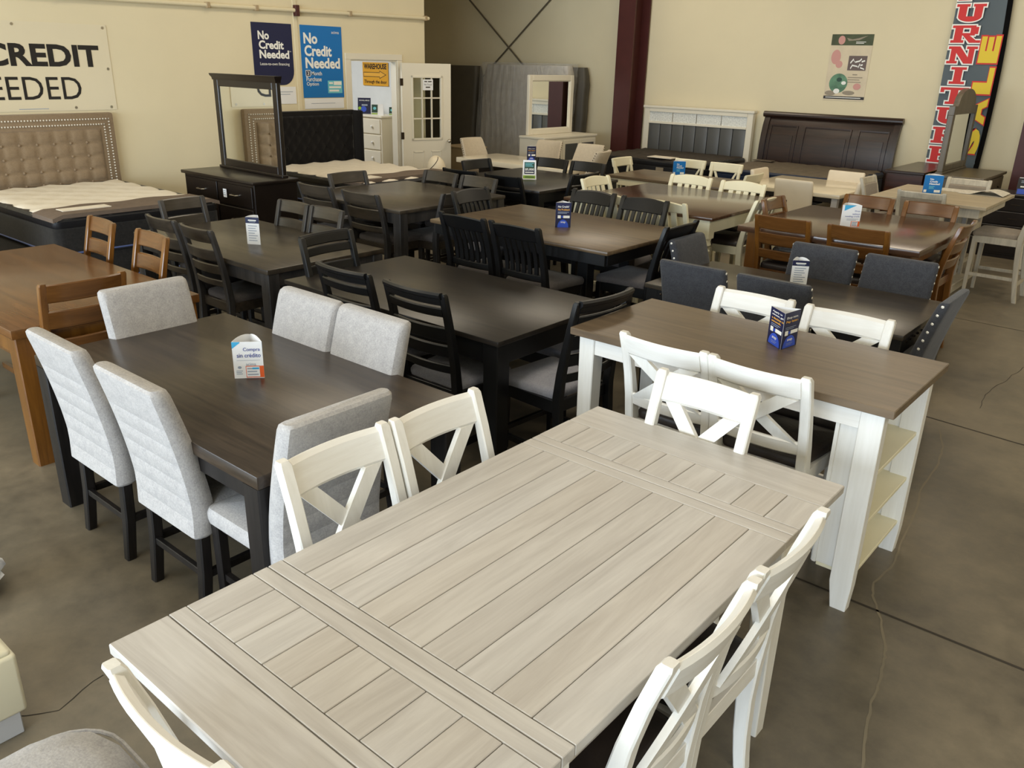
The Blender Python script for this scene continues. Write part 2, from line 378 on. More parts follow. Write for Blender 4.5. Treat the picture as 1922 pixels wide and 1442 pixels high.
def cushion(W, D, z0, z1, wback=None, y0=None, y1=None, crown=0.02, r=0.035, n=6):
    wb = W if wback is None else wback
    y0 = -D / 2 if y0 is None else y0; y1 = D / 2 if y1 is None else y1
    def ring(k, z):
        P = []
        for (sx, sy) in ((-1, -1), (1, -1), (1, 1), (-1, 1)):
            w = (wb if sy < 0 else W) / 2 - k; cy = (y0 + k) if sy < 0 else (y1 - k)
            rr = max(0.004, min(r - k * 0.3, w * 0.9))
            a0 = {(-1, -1): PI, (1, -1): 1.5 * PI, (1, 1): 0, (-1, 1): 0.5 * PI}[(sx, sy)]
            for j in range(4):
                a = a0 + 0.5 * PI * j / 3
                P.append((sx * (w - rr) + rr * math.cos(a), cy - sy * rr + rr * math.sin(a), z))
        return P
    h = z1 - z0
    R = [ring(0.004, z0), ring(0, z0 + h * 0.3), ring(0, z0 + h * 0.6), ring(0.008, z0 + h * 0.9), ring(0.03, z1), ring(0.09, z1 + crown * 0.6), ring(0.15, z1 + crown)]
    return MB().loft(R)
def frame_ring(W, D, z0, z1, t=0.022, wb=None, y0=None):
    wb = W if wb is None else wb
    y0 = -D / 2 + 0.02 if y0 is None else y0
    m = MB()
    m.box(-W / 2 + 0.02, W / 2 - 0.02, D / 2 - 0.04, D / 2 - 0.04 + t, z0, z1, 0.002)
    m.box(-wb / 2 + 0.02, wb / 2 - 0.02, y0, y0 + t, z0, z1, 0.002)
    for s in (-1, 1):
        a, b = s * (wb / 2 - 0.018), s * (W / 2 - 0.018)
        m.loft([[(a - t / 2, y0, z0), (a + t / 2, y0, z0), (a + t / 2, y0, z1), (a - t / 2, y0, z1)], [(b - t / 2, D / 2 - 0.02, z0), (b + t / 2, D / 2 - 0.02, z0), (b + t / 2, D / 2 - 0.02, z1), (b - t / 2, D / 2 - 0.02, z1)]])
    return m
def legs4(root, W, D, zs, yf, h, mat, w=0.04, wb=None, post=True, **k):
    wb = W if wb is None else wb
    for s in (-1, 1):
        front_leg(s * (W / 2 - 0.024), D / 2 - 0.03, zs - 0.03, w + 0.002).build('leg', mat, root)
        if post: rear_leg(s * (wb / 2 - w / 2), yf, zs, h, w, **k).build('leg', mat, root)
def stretchers(root, W, D, yf, mat, zz=(0.16, 0.20), t=0.022, hgt=0.03, wb=None, front=True):
    wb = W if wb is None else wb
    for s in (-1, 1):
        a = Vector((s * (wb / 2 - 0.02), yf(zz[0]), zz[0])); b = Vector((s * (W / 2 - 0.024), D / 2 - 0.03, zz[0]))
        MB().loft([[(p.x - t / 2, p.y, p.z - hgt / 2), (p.x + t / 2, p.y, p.z - hgt / 2), (p.x + t / 2, p.y, p.z + hgt / 2), (p.x - t / 2, p.y, p.z + hgt / 2)] for p in (a, b)]).build('stretcher', mat, root)
    if front:
        MB().box(-W / 2 + 0.03, W / 2 - 0.03, D / 2 - 0.042, D / 2 - 0.018, zz[1] - hgt / 2, zz[1] + hgt / 2, 0.002).build('stretcher', mat, root)
    MB().box(-wb / 2 + 0.03, wb / 2 - 0.03, yf(zz[1]) - 0.011, yf(zz[1]) + 0.011, zz[1] - hgt / 2, zz[1] + hgt / 2, 0.002).build('stretcher', mat, root)

def seat_on(root, W, D, zs, seatmat, framemat, wb=None, crown=0.018, y0=None):
    wb = W if wb is None else wb
    frame_ring(W, D, zs - 0.085, zs - 0.02, wb=wb).build('seat_frame', framemat, root)
    cushion(W + 0.005, D, zs - 0.022, zs + 0.028, wb - 0.06, y0=-D / 2 + 0.045 if y0 is None else y0, crown=crown).build('seat', seatmat, root, 50)

def xback(root, h=0.97, zs=0.455, W=0.42, D=0.43, seatmat='dkleather', tall=False):
    zv = zs * 0.6
    yf = lambda z: -D / 2 + 0.045 - 0.13 * ((z - zv) / (h - zv)) ** 2; hw = W / 2
    fn = lambda x, z: yf(z) - 0.03 * (1 - (x / hw) ** 2)
    legs4(root, W, D, zs, yf, h, M['white'], 0.042, W - 0.0, dtop=0.036, dseat=0.058, dfoot=0.04)
    rb = 0.105 if tall else 0.12
    bslab(fn, -hw + 0.036, hw - 0.036, h - rb, h - 0.010, 0.028, r=0.45).build('top_rail', M['whitex'], root)
    zl = zs + 0.085
    bslab(fn, -hw + 0.036, hw - 0.036, zl - 0.03, zl + 0.03, 0.022).build('lower_rail', M['whitex'], root)
    a = hw - 0.085
    strip(fn, -a, h - rb + 0.005, a, zl + 0.02, 0.052, 0.02, off=0.004).build('cross_brace', M['white'], root)
    strip(fn, a, h - rb + 0.005, -a, zl + 0.02, 0.052, 0.02, off=-0.004).build('cross_brace', M['white'], root)
    seat_on(root, W, D, zs, M[seatmat], M['whitex'])
    if tall: stretchers(root, W, D, yf, M['whitex'], (0.26, 0.2))
    return yf(h)
def ladder(root, h, zs, slats, mat, matx, seatmat, W=0.43, D=0.43, curve=0.032, tall=False, roll=False, post=0.04):
    yf = ypost(D, zs, h, 0.10, 0.05); hw = W / 2
    fn = lambda x, z: yf(z) - curve * (1 - (x / hw) ** 2)
    legs4(root, W, D, zs, yf, h, mat, post, W)
    for i, (a, b) in enumerate(slats):
        if i == 0 and roll:
            m = bslab(fn, -hw + 0.03, hw - 0.03, a, b - 0.006, 0.024)
            m.add(bslab(lambda x, z: fn(x, z) - 0.008, -hw + 0.02, hw - 0.02, b - 0.03, b + 0.006, 0.036))
            m.build('top_rail', matx, root)
        else: bslab(fn, -hw + 0.034, hw - 0.034, a, b, 0.02).build('top_rail' if i == 0 else 'slat', matx, root)
    seat_on(root, W, D, zs, seatmat, matx)
    stretchers(root, W, D, yf, matx, (0.24, 0.18) if tall else (0.14, 0.17))
    return yf(h)
def slatback(root, h, zs, n, mat, seatmat, W=0.44, D=0.44, arch=0.03, bow=0.0, rail=0.11, sw=0.03, tall=True, ear=0.0):
    yf = ypost(D, zs, h, 0.11, 0.05); hw = W / 2
    fn = lambda x, z: yf(z) - 0.026 * (1 - (x / hw) ** 2) + bow * math.sin(PI * min(1, max(0, (z - zs) / (h - zs))))
    legs4(root, W, D, zs, yf, h, mat, 0.042, W)
    bslab(fn, -hw + 0.034, hw - 0.034, h - rail, lambda x: h - 0.022 + arch * (1 - (x / hw) ** 2), 0.024, 12).build('top_rail', mat, root)
    zl = zs + 0.075
    bslab(fn, -hw + 0.034, hw - 0.034, zl - 0.025, zl + 0.025, 0.022).build('lower_rail', mat, root)
    for i in range(n):
        x = (-hw + 0.042) + (W - 0.084) * (i + 1) / (n + 1)
        R = []
        for k in range(7):
            z = zl + 0.01 + (h - rail + 0.01 - zl - 0.01) * k / 6
            y = fn(x, z); R.append([(x - sw / 2, y - 0.007, z), (x + sw / 2, y - 0.007, z), (x + sw / 2, y + 0.007, z), (x - sw / 2, y + 0.007, z)])
        MB().loft(R).build('slat', mat, root)
    seat_on(root, W, D, zs, seatmat, mat)
    stretchers(root, W, D, yf, mat, (0.24, 0.18) if tall else (0.14, 0.17))
    return yf(h)
def padring(yf, z, w, t, c, curve=0.0, groove=0.0):
    """rounded plan section of a padded back at height z, bowed by curve"""
    P = []
    k = min(0.028, t * 0.45)
    y = yf(z)
    n = 6
    for i in range(n + 1):
        x = -w / 2 + k + (w - 2 * k) * i / n; P.append((x, -t / 2 + groove - curve * (1 - (2 * x / w) ** 2)))
    for a in (-60, -30, 0, 30, 60): P.append((w / 2 - k + k * math.cos(math.radians(a)), (t / 2 - k) * (a / 60.0) + (k * math.sin(math.radians(a)) if abs(a) < 60 else k * math.sin(math.radians(a)))))
    for i in range(n + 1):
        x = w / 2 - k - (w - 2 * k) * i / n; P.append((x, t / 2 - curve * (1 - (2 * x / w) ** 2)))
    for a in (120, 150, 180, 210, 240):
        q = {120: 1, 150: 0.5, 180: 0, 210: -0.5, 240: -1}[a]
        P.append((-w / 2 + k + k * math.cos(math.radians(a)), (t / 2 - k) * q + k * math.sin(math.radians(a))))
    return [(x, y + yy, z) for x, yy in P]
def padded(root, h, zs, mat, legmat, W=0.47, D=0.46, t=0.085, lean=0.11, zb=None, channels=0, curve=0.0, nails=None, seatmat=None, wtop=None, leg=0.045, stretch=True, seat_t=0.05):
    yf = ypost(D, zs, h, lean, 0.03); zb = zs - 0.05 if zb is None else zb; wt = W if wtop is None else wtop
    ch = [h - 0.16 - (h - 0.16 - zb) * i / (channels) for i in range(channels)] if channels else []
    zz = sorted([zb, zb + 0.012] + [zb + (h - zb) * i / 8 for i in range(1, 8)] + [h - 0.03, h - 0.01, h] + [c + d for c in ch for d in (-0.012, 0, 0.012)])
    R = []
    last = -1
    for z in zz:
        if z - last < 0.004: continue
        last = z
        f = 1.0; tt = t * (1 - 0.25 * (z - zb) / (h - zb))
        w = W + (wt - W) * (z - zb) / (h - zb)
        if z == zb: w -= 0.02; tt *= 0.8
        if z >= h - 0.0101: w -= 0.006 if z < h else 0.024; tt *= 0.93 if z < h else 0.62
        g = 0.005 if any(abs(z - c) < 0.001 for c in ch) else 0.0
        R.append(padring(yf, z, w, tt, 0, curve, g))
    MB().loft(R).build('backrest', mat, root, 40)
    cushion(W, D, zs - seat_t, zs + 0.02, W, y0=-D / 2 + 0.055, y1=D / 2, crown=0.015, r=0.03).build('seat', seatmat or mat, root, 50)
    for s in (-1, 1):
        front_leg(s * (W / 2 - 0.032), D / 2 - 0.04, zs - seat_t + 0.01, leg, 0.85).build('leg', legmat, root)
        x = s * (W / 2 - 0.04); zt = zb + 0.03
        MB().loft([rrect(x, yf(0) - 0.0, 0, leg * 0.9, leg * 0.9), rrect(x, yf(zs * 0.5), zt * 0.5, leg, leg), rrect(x, yf(zt), zt, leg, leg)]).build('leg', legmat, root)
    MB().box(-W / 2 + 0.03, W / 2 - 0.03, D / 2 - 0.055, D / 2 - 0.03, zs - seat_t - 0.035, zs - seat_t + 0.004).box(-W / 2 + 0.03, -W / 2 + 0.055, -D / 2 + 0.02, D / 2 - 0.03, zs - seat_t - 0.035, zs - seat_t + 0.004).box(W / 2 - 0.055, W / 2 - 0.03, -D / 2 + 0.02, D / 2 - 0.03, zs - seat_t - 0.035, zs - seat_t + 0.004).build('seat_frame', legmat, root)
    if stretch: stretchers(root, W - 0.02, D - 0.02, yf, legmat, (0.19, 0.19), front=False)
    if nails:
        m = MB(); nz = nails
        for s in (-1, 1):
            for i in range(nz):
                z = zb + 0.04 + (h - 0.06 - zb) * i / (nz - 1)
                w = W + (wt - W) * (z - zb) / (h - zb)
                m.ball((s * (w / 2 - 0.003), yf(z), z), 0.0085, 8, 6, (0.6, 1, 1))
        m.build('nailhead_trim', M['nail' if nails < 15 else 'bronze'], root)
    return yf(h)
def keyhole(root, h=0.93, zs=0.46, W=0.44, D=0.44):
    yf = ypost(D, zs, h, 0.10, 0.05); hw = W / 2
    fn = lambda x, z: yf(z) - 0.024 * (1 - (x / hw) ** 2)
    legs4(root, W, D, zs, yf, h - 0.03, M['cream'], 0.036, W - 0.02)
    bslab(fn, -hw - 0.005, hw + 0.005, h - 0.11, h, 0.03).build('top_rail', M['cream'], root)
    for s in (-1, 1):
        R = []
        for k in range(8):
            q = k / 7; z = zs + 0.01 + (h - 0.10 - zs) * q; x = s * (0.06 + 0.10 * q ** 2.2); y = fn(x, z)
            R.append([(x - 0.014, y - 0.009, z), (x + 0.014, y - 0.009, z), (x + 0.014, y + 0.009, z), (x - 0.014, y + 0.009, z)])
        MB().loft(R).build('slat', M['cream'], root)
    seat_on(root, W, D, zs, M['taupe'], M['cream'])
    return yf(h)
def framed(root, h=1.02, zs=0.62, W=0.44, D=0.44):
    yf = ypost(D, zs, h, 0.10, 0.07); hw = W / 2
    fn = lambda x, z: yf(z) - 0.02 * (1 - (x / hw) ** 2)
    legs4(root, W, D, zs, yf, h, M['stool'], 0.04, W)
    bslab(fn, -hw + 0.03, hw - 0.03, h - 0.075, h - 0.008, 0.026).build('top_rail', M['stool'], root)
    bslab(lambda x, z: fn(x, z) + 0.006, -hw + 0.036, hw - 0.036, zs + 0.09, h - 0.07, 0.036).build('back_pad', M['taupe'], root)
    bslab(fn, -hw + 0.03, hw - 0.03, zs + 0.05, zs + 0.10, 0.024).build('lower_rail', M['stool'], root)
    seat_on(root, W, D, zs, M['taupe'], M['stool'])
    stretchers(root, W, D, yf, M['stool'], (0.22, 0.16))
    return yf(h)

ROT = {'N': 0.0, 'E': -PI / 2, 'S': PI, 'W': PI / 2}
PROTO = {}
KIND = {
 'xdine': ('cross_back_chair', lambda r: xback(r)),
 'xstool': ('cross_back_stool', lambda r: xback(r, 1.01, 0.60, 0.42, 0.43, 'dkleather', True)),
 'parsons': ('upholstered_chair', lambda r: padded(r, 0.985, 0.475, M['uph'], M['espz'], 0.455, 0.46, 0.10, 0.11, 0.36, 6)),
 'black3': ('ladder_back_chair', lambda r: ladder(r, 1.0, 0.47, [(0.935, 1.0), (0.872, 0.922), (0.735, 0.815), (0.645, 0.715), (0.555, 0.605)], M['black'], M['black'], M['seatgrey'], 0.45, 0.45, 0.035, roll=True)),
 'grey4': ('ladder_back_chair', lambda r: ladder(r, 0.97, 0.46, [(0.875, 0.97), (0.745, 0.83), (0.65, 0.72), (0.56, 0.61)], M['greyz'], M['greyx'], M['seatdk'], 0.41)),
 'oak5': ('ladder_back_chair', lambda r: ladder(r, 0.99, 0.46, [(0.885, 0.985), (0.74, 0.84), (0.62, 0.68)], M['oakz'], M['oakx'], M['dkleather'], 0.44)),
 'grey6': ('counter_stool', lambda r: ladder(r, 1.03, 0.62, [(0.925, 1.03), (0.80, 0.90), (0.70, 0.755)], M['greyz'], M['greyx'], M['seatdk'], 0.47, 0.45, 0.04, True)),
 'slat7': ('slat_back_stool', lambda r: slatback(r, 1.06, 0.62, 6, M['black'], M['seatdk'], 0.45, 0.46, 0.02, 0.03)),
 'black8': ('counter_stool', lambda r: ladder(r, 1.05, 0.62, [(0.945, 1.05), (0.82, 0.90), (0.71, 0.76)], M['black'], M['black'], M['seatdk'], 0.47, 0.45, 0.045, True)),
 'slat9': ('slat_back_stool', lambda r: slatback(r, 1.02, 0.62, 4, M['cream'], M['dkleather'], 0.48, 0.46, 0.03, 0.0, 0.088, 0.05)),
 'navy11': ('upholstered_chair', lambda r: padded(r, 0.965, 0.47, M['navy'], M['espz'], 0.445, 0.46, 0.075, 0.12, 0.42, 0, nails=11, stretch=False)),
 'oak12': ('counter_stool', lambda r: ladder(r, 1.03, 0.62, [(0.925, 1.03), (0.805, 0.895), (0.69, 0.765)], M['oakz'], M['oakx'], M['dkleather'], 0.44, 0.44, 0.03, True)),
 'framed13': ('counter_stool', lambda r: framed(r)),
 'cream14': ('upholstered_chair', lambda r: padded(r, 0.885, 0.46, M['creamuph'], M['greyleg'], 0.46, 0.46, 0.075, 0.06, 0.20, 0, stretch=False)),
 'key15': ('dining_chair', lambda r: keyhole(r)),
 'wing16': ('upholstered_chair', lambda r: padded(r, 0.99, 0.48, M['beigeuph'], M['greyleg'], 0.58, 0.52, 0.085, 0.17, 0.42, 0, curve=0.05, nails=18, wtop=0.46, stretch=False)),
}
def chair(kind, x, y, facing, label, group=None, drot=0.0):
    """x, y: middle of the top of the back"""
    rz = ROT[facing] + math.radians(drot)
    if kind not in PROTO:
        r = empty(KIND[kind][0], label, 'stool' if 'stool' in KIND[kind][0] else 'chair'); PROTO[kind] = (r, KIND[kind][1](r)); src = r
    else: src = dup(PROTO[kind][0])
    yb = PROTO[kind][1]
    src.location = (x + math.sin(rz) * yb, y - math.cos(rz) * yb, 0); src.rotation_euler = (0, 0, rz)
    tag(src, label, None, group)
    return src
# ------------------------------------------------------------------ tables
def table_root(name, label, X0, X1, Y0, Y1, cat='table'):
    return empty(name, label, cat, ((X0 + X1) / 2, (Y0 + Y1) / 2, 0))
def corner_legs(r, W, D, h, mat, s=0.09, inset=0.012, taper=1.0, foot=0.0):
    for sx in (-1, 1):
        for sy in (-1, 1):
            cx = sx * (W / 2 - inset - s / 2); cy = sy * (D / 2 - inset - s / 2)
            k = s * taper; ox = sx * (s - k) / 2; oy = sy * (s - k) / 2
            MB().loft([rrect(cx + ox, cy + oy, 0, k, k, 0.12), rrect(cx + ox * 0.2, cy + oy * 0.2, h * 0.75, s, s, 0.12), rrect(cx, cy, h, s, s, 0.12)]).build('leg', mat, r)
def apron(r, W, D, z0, z1, mat, inset=0.03, t=0.022):
    a, b = W / 2 - inset, D / 2 - inset
    m = MB()
    for s in (-1, 1):
        m.box(-a, a, s * b - t / 2, s * b + t / 2, z0, z1, 0.002)
        m.box(s * a - t / 2, s * a + t / 2, -b + t / 2, b - t / 2, z0, z1, 0.002)
    return m.build('apron', mat, r)
def simple_table(name, label, X0, X1, Y0, Y1, h, top, base, tt=0.035, leg=0.085, inset=0.012, ap=0.10, taper=1.0, bev=0.004, apin=0.03, edge=None):
    r = table_root(name, label, X0, X1, Y0, Y1); W, D = X1 - X0, Y1 - Y0
    MB().box(-W / 2, W / 2, -D / 2, D / 2, h - tt, h, bev, 2).build('tabletop', M[top], r)
    if ap: apron(r, W, D, h - tt - ap, h - tt, M[base], apin)
    if leg: corner_legs(r, W, D, h - tt, M[base], leg, inset, taper)
    return r

def build_tables():
    # whitewashed plank table in front
    X0, X1, Y0, Y1, h = -1.74, -0.73, 0.623, 2.633, 0.762
    r = table_root('dining_table', 'whitewashed oak plank dining table in the foreground, two end leaves', X0, X1, Y0, Y1); cx, cy = (X0 + X1) / 2, (Y0 + Y1) / 2
    xs = [-1.74, -1.637, -1.525, -1.413, -1.299, -1.184, -1.07, -0.959, -0.846, -0.73]
    g = 0.0012
    # centre section and the two leaves: each one part, planks and boards inside its mesh
    def planks(m, ya, yb, t=0.03):
        for a, b in zip(xs, xs[1:]):
            m.box(a - cx + (g if a > X0 else 0), b - cx - (g if b < X1 else 0), ya - cy + g, yb - cy - g, h - t, h, 0.0016)
    m = MB(); planks(m, 1.106, 2.15); m.build('tabletop', M['washed'], r)
    for ya, yb in ((1.0605, 1.106), (2.15, 2.2025)): MB().box(X0 - cx, X1 - cx, ya - cy + g, yb - cy - g, h - 0.03, h, 0.002).build('breadboard_end', M['washedx'], r)
    for (pa, pb, E) in ((0.821, 1.013, ((0.623, 0.773, 0.003), (0.773, 0.821, 0.0016), (1.013, 1.0595, 0.002))), (2.25, 2.437, ((2.437, 2.633, 0.003), (2.2035, 2.25, 0.002)))):
        q = MB(); planks(q, pa, pb); lf = q.build('leaf', M['washed'], r)
        for a, b, bv in E: MB().box(X0 - cx, X1 - cx, a - cy + g * (a > 0.7), b - cy - g * (b < 2.6), h - 0.03, h, bv).build('breadboard_end', M['washedx'], lf)
    MB().box(X0 - cx + 0.006, X1 - cx - 0.006, Y0 - cy + 0.006, Y1 - cy - 0.006, h - 0.036, h - 0.029).build('subtop', M['groove'], r)
    apron(r, X1 - X0, Y1 - Y0, h - 0.125, h - 0.036, M['washedx'], 0.06)
    corner_legs(r, X1 - X0 - 0.005, 1.225, h - 0.036, M['white'], 0.08, 0.002, 0.75)

    simple_table('dining_table', 'dark brown oak table with the white Compra flyer and pale upholstered chairs', -3.975, -2.205, 1.335, 2.315, 0.762, 'espx', 'espz', 0.05, 0.095, 0.0, 0.075)
    # black table
    r = simple_table('dining_table', 'black stained oak table with a thin lipped edge, bench tucked behind', -4.36, -2.575, 2.965, 3.99, 0.762, 'blackx', 'black', 0.028, 0.10, 0.015, 0.11, 1.0, 0.004)
    m = MB()
    for s in (-1, 1): m.box(-0.55, 0.55, s * 0.484 - 0.006, s * 0.484 + 0.006, 0.64, 0.665, 0.003); m.box(s * 0.864 - 0.006, s * 0.864 + 0.006, -0.28, 0.28, 0.64, 0.665, 0.003)
    m.build('apron_bead', M['black'], r)
    simple_table('dining_table', 'charcoal grey table beside the tan headboard bed, white and navy flyer on it', -6.43, -4.635, 3.03, 4.03, 0.762, 'greyx', 'greyz', 0.035, 0.09, 0.005, 0.09)
    simple_table('dining_table', 'honey oak table cut off by the edge of the view, three oak chairs', -6.38, -4.42, 1.40, 2.42, 0.762, 'oakx', 'oakz', 0.05, 0.10, 0.015, 0.09, 0.9)
    simple_table('counter_table', 'square charcoal grey counter table in front of the black headboard bed', -6.43, -5.10, 4.62, 5.94, 0.914, 'greyx', 'greyz', 0.03, 0.09, 0.006, 0.09)
    # storage pedestal counter table
    X0, X1, Y0, Y1, h = -4.68, -3.01, 4.55, 5.66, 0.914
    r = table_root('counter_table', 'black counter table with weathered brown top and slatted shelf underneath', X0, X1, Y0, Y1); W, D = X1 - X0, Y1 - Y0
    MB().box(-W / 2, W / 2, -D / 2, D / 2, h - 0.03, h, 0.008, 2).build('tabletop', M['brownx'], r)
    apron(r, W, D, h - 0.11, h - 0.03, M['black'], 0.035)
    for sx in (-1, 1):
        for sy in (-1, 1): MB().box(sx * 0.47 - 0.045, sx * 0.47 + 0.045, sy * 0.27 - 0.045, sy * 0.27 + 0.045, 0, h - 0.03, 0.004).build('leg', M['black'], r)
    MB().box(-0.5, 0.5, -0.29, -0.255, 0.22, 0.29, 0.003).box(-0.5, 0.5, 0.255, 0.29, 0.22, 0.29, 0.003).box(-0.5, -0.46, -0.25, 0.25, 0.22, 0.29).box(0.46, 0.5, -0.25, 0.25, 0.22, 0.29).build('shelf_frame', M['black'], r)
    m = MB()
    for i in range(12): m.box(-0.45 + i * 0.0775, -0.41 + i * 0.0775, -0.256, 0.256, 0.27, 0.285, 0.002)
    m.build('slatted_shelf', M['black'], r)
    simple_table('counter_table', 'square black counter table with the green and white price card', -6.42, -5.05, 6.38, 7.75, 0.914, 'blackx', 'black', 0.03, 0.09, 0.01, 0.09)
    # turned leg farmhouse counter table
    X0, X1, Y0, Y1, h = -4.69, -3.16, 6.29, 7.79, 0.914
    r = table_root('counter_table', 'cream counter table with turned legs and dark cherry top', X0, X1, Y0, Y1); W, D = X1 - X0, Y1 - Y0
    MB().box(-W / 2, W / 2, -D / 2, D / 2, h - 0.03, h, 0.006, 2).build('tabletop', M['cherryx'], r)
    apron(r, W, D, h - 0.14, h - 0.03, M['cream'], 0.05)
    for sx in (-1, 1):
        for sy in (-1, 1):
            c = (sx * (W / 2 - 0.085), sy * (D / 2 - 0.085)); m = MB()
            m.box(c[0] - 0.05, c[0] + 0.05, c[1] - 0.05, c[1] + 0.05, h - 0.19, h - 0.03, 0.004)
            m.lathe([(0.04, 0), (0.05, 0.05), (0.034, 0.1), (0.05, 0.14), (0.034, 0.17), (0.036, 0.2), (0.05, 0.36), (0.058, 0.48), (0.05, 0.56), (0.03, 0.6), (0.048, 0.62), (0.032, 0.645), (0.052, 0.67), (0.044, 0.7), (0.05, 0.725)], 16, c)
            m.build('leg', M['cream'], r)
    # island counter
    X0, X1, Y0, Y1, h = -2.185, -0.715, 3.03, 3.755, 0.914
    r = table_root('counter_table', 'white kitchen island table with grey-brown top and open shelves at one end', X0, X1, Y0, Y1); W, D = X1 - X0, Y1 - Y0; cx, cy = (X0 + X1) / 2, (Y0 + Y1) / 2
    MB().box(-W / 2, W / 2, -D / 2, D / 2, h - 0.035, h, 0.003).build('tabletop', M['islandx'], r)
    zt = h - 0.035
    for sy in (-1, 1):
        c = (-W / 2 + 0.075, sy * (D / 2 - 0.075)); MB().loft([rrect(c[0], c[1], 0, 0.07, 0.07, 0.1), rrect(c[0], c[1], zt, 0.085, 0.085, 0.1)]).build('leg', M['white'], r)
        MB().loft([rrect(W / 2 - 0.082 + 0.006, sy * (D / 2 - 0.058), 0, 0.062, 0.05, 0.08), rrect(W / 2 - 0.082, sy * (D / 2 - 0.058), 0.12, 0.088, 0.055, 0.08), rrect(W / 2 - 0.082, sy * (D / 2 - 0.058), zt, 0.088, 0.055, 0.08)]).build('leg', M['white'], r)
        MB().box(-W / 2 + 0.118, W / 2 - 0.127, sy * (D / 2 - 0.05) - 0.011, sy * (D / 2 - 0.05) + 0.011, zt - 0.085, zt, 0.002).build('apron', M['whitex'], r)
        MB().box(W / 2 - 0.205, W / 2 - 0.126, sy * (D / 2 - 0.068) - 0.007, sy * (D / 2 - 0.068) + 0.007, 0.165, zt - 0.085).build('side_panel', M['white'], r)
    MB().box(-W / 2 + 0.065, -W / 2 + 0.087, -D / 2 + 0.118, D / 2 - 0.118, zt - 0.085, zt, 0.002).build('apron', M['whitex'], r)
    MB().box(W / 2 - 0.215, W / 2 - 0.201, -D / 2 + 0.05, D / 2 - 0.05, 0.165, zt, 0.0).build('back_panel', M['white'], r)
    for z in (0.165, 0.385, 0.605): MB().box(W / 2 - 0.201, W / 2 - 0.05, -D / 2 + 0.062, D / 2 - 0.062, z - 0.018, z, 0.002).build('shelf', M['cream'], r)
    # studded charcoal table
    X0, X1, Y0, Y1, h = -2.71, -1.11, 4.55, 5.47, 0.762
    r = simple_table('dining_table', 'near-black table with studded apron and charcoal upholstered chairs', X0, X1, Y0, Y1, h, 'greyx', 'black', 0.03, 0.09, 0.008, 0.085, apin=0.02); W, D = X1 - X0, Y1 - Y0
    m = MB()
    for s in (-1, 1):
        for i in range(18): m.ball((-W / 2 + 0.12 + i * (W - 0.24) / 17, s * (D / 2 - 0.008), h - 0.055), 0.008)
        for i in range(11): m.ball((s * (W / 2 - 0.008), -D / 2 + 0.1 + i * (D - 0.2) / 10, h - 0.055), 0.008)
    m.build('nailhead_trim', M['bronze'], r)
    # honey oak counter table
    simple_table('counter_table', 'square honey oak counter table with the white coupon flyer', -2.87, -1.51, 6.16, 7.66, 0.914, 'cherryx', 'oakz', 0.045, 0.10, 0.06, 0.085, apin=0.07)
    # pale pedestal counter table
    X0, X1, Y0, Y1, h = -2.72, -1.66, 8.78, 10.02, 0.914
    r = table_root('counter_table', 'pale grey washed pedestal counter table with a newspaper on it', X0, X1, Y0, Y1); W, D = X1 - X0, Y1 - Y0
    MB().box(-W / 2, W / 2, -D / 2, D / 2, h - 0.03, h, 0.003).build('tabletop', M['stoolx'], r)
    MB().box(-W / 2 + 0.06, W / 2 - 0.06, -D / 2 + 0.06, D / 2 - 0.06, h - 0.12, h - 0.03, 0.002).build('apron', M['stool'], r)
    MB().box(-0.19, 0.19, -0.19, 0.19, 0.09, h - 0.12, 0.004).box(-0.225, -0.15, -0.225, -0.15, 0.09, h - 0.12).box(0.15, 0.225, -0.225, -0.15, 0.09, h - 0.12).box(-0.225, -0.15, 0.15, 0.225, 0.09, h - 0.12).box(0.15, 0.225, 0.15, 0.225, 0.09, h - 0.12).build('pedestal', M['greyleg'], r)
    MB().box(-0.33, 0.33, -0.33, 0.33, 0, 0.09, 0.006).build('base', M['stool'], r)
    # cream top table in front of the sleigh bed
    X0, X1, Y0, Y1, h = -4.55, -3.30, 9.61, 10.92, 0.762
    r = table_root('dining_table', 'cream marble topped table with dark frame in front of the sleigh bed', X0, X1, Y0, Y1); W, D = X1 - X0, Y1 - Y0
    MB().box(-W / 2, W / 2, -D / 2, D / 2, h - 0.045, h, 0.006, 2).build('tabletop', M['marble'], r)
    apron(r, W, D, h - 0.10, h - 0.045, M['espresso'], 0.05)
    corner_legs(r, W, D, h - 0.045, M['greyleg'], 0.07, 0.03)
    # weathered table with the cream chairs
    simple_table('dining_table', 'grey-brown plank table with dark edge and cream legs before the white headboard', -6.11, -4.45, 9.10, 10.0, 0.762, 'islandx', 'cream', 0.035, 0.08, 0.02, 0.08)
    # marble table by the white dresser
    X0, X1, Y0, Y1, h = -8.72, -6.72, 9.03, 9.93, 0.762
    r = table_root('dining_table', 'long cream marble table in front of the white mirrored dresser', X0, X1, Y0, Y1); W, D = X1 - X0, Y1 - Y0
    MB().box(-W / 2, W / 2, -D / 2, D / 2, h - 0.07, h, 0.006, 2).build('tabletop', M['marble'], r)
    for s in (-1, 1): MB().box(s * 0.6 - 0.09, s * 0.6 + 0.09, -0.3, 0.3, 0, h - 0.07, 0.006).build('pedestal', M['espresso'], r)
    # bench behind the black table
    r = empty('bench', 'black bench with grey seat tucked under the far side of the black table', 'bench', (-3.3, 3.92, 0))
    cushion(1.15, 0.36, 0.43, 0.48, crown=0.012).build('seat', M['seatgrey'], r, 50)
    MB().box(-0.56, 0.56, -0.165, -0.14, 0.35, 0.435).box(-0.56, 0.56, 0.14, 0.165, 0.35, 0.435).box(-0.56, -0.535, -0.14, 0.14, 0.35, 0.435).box(0.535, 0.56, -0.14, 0.14, 0.35, 0.435).build('seat_frame', M['black'], r)
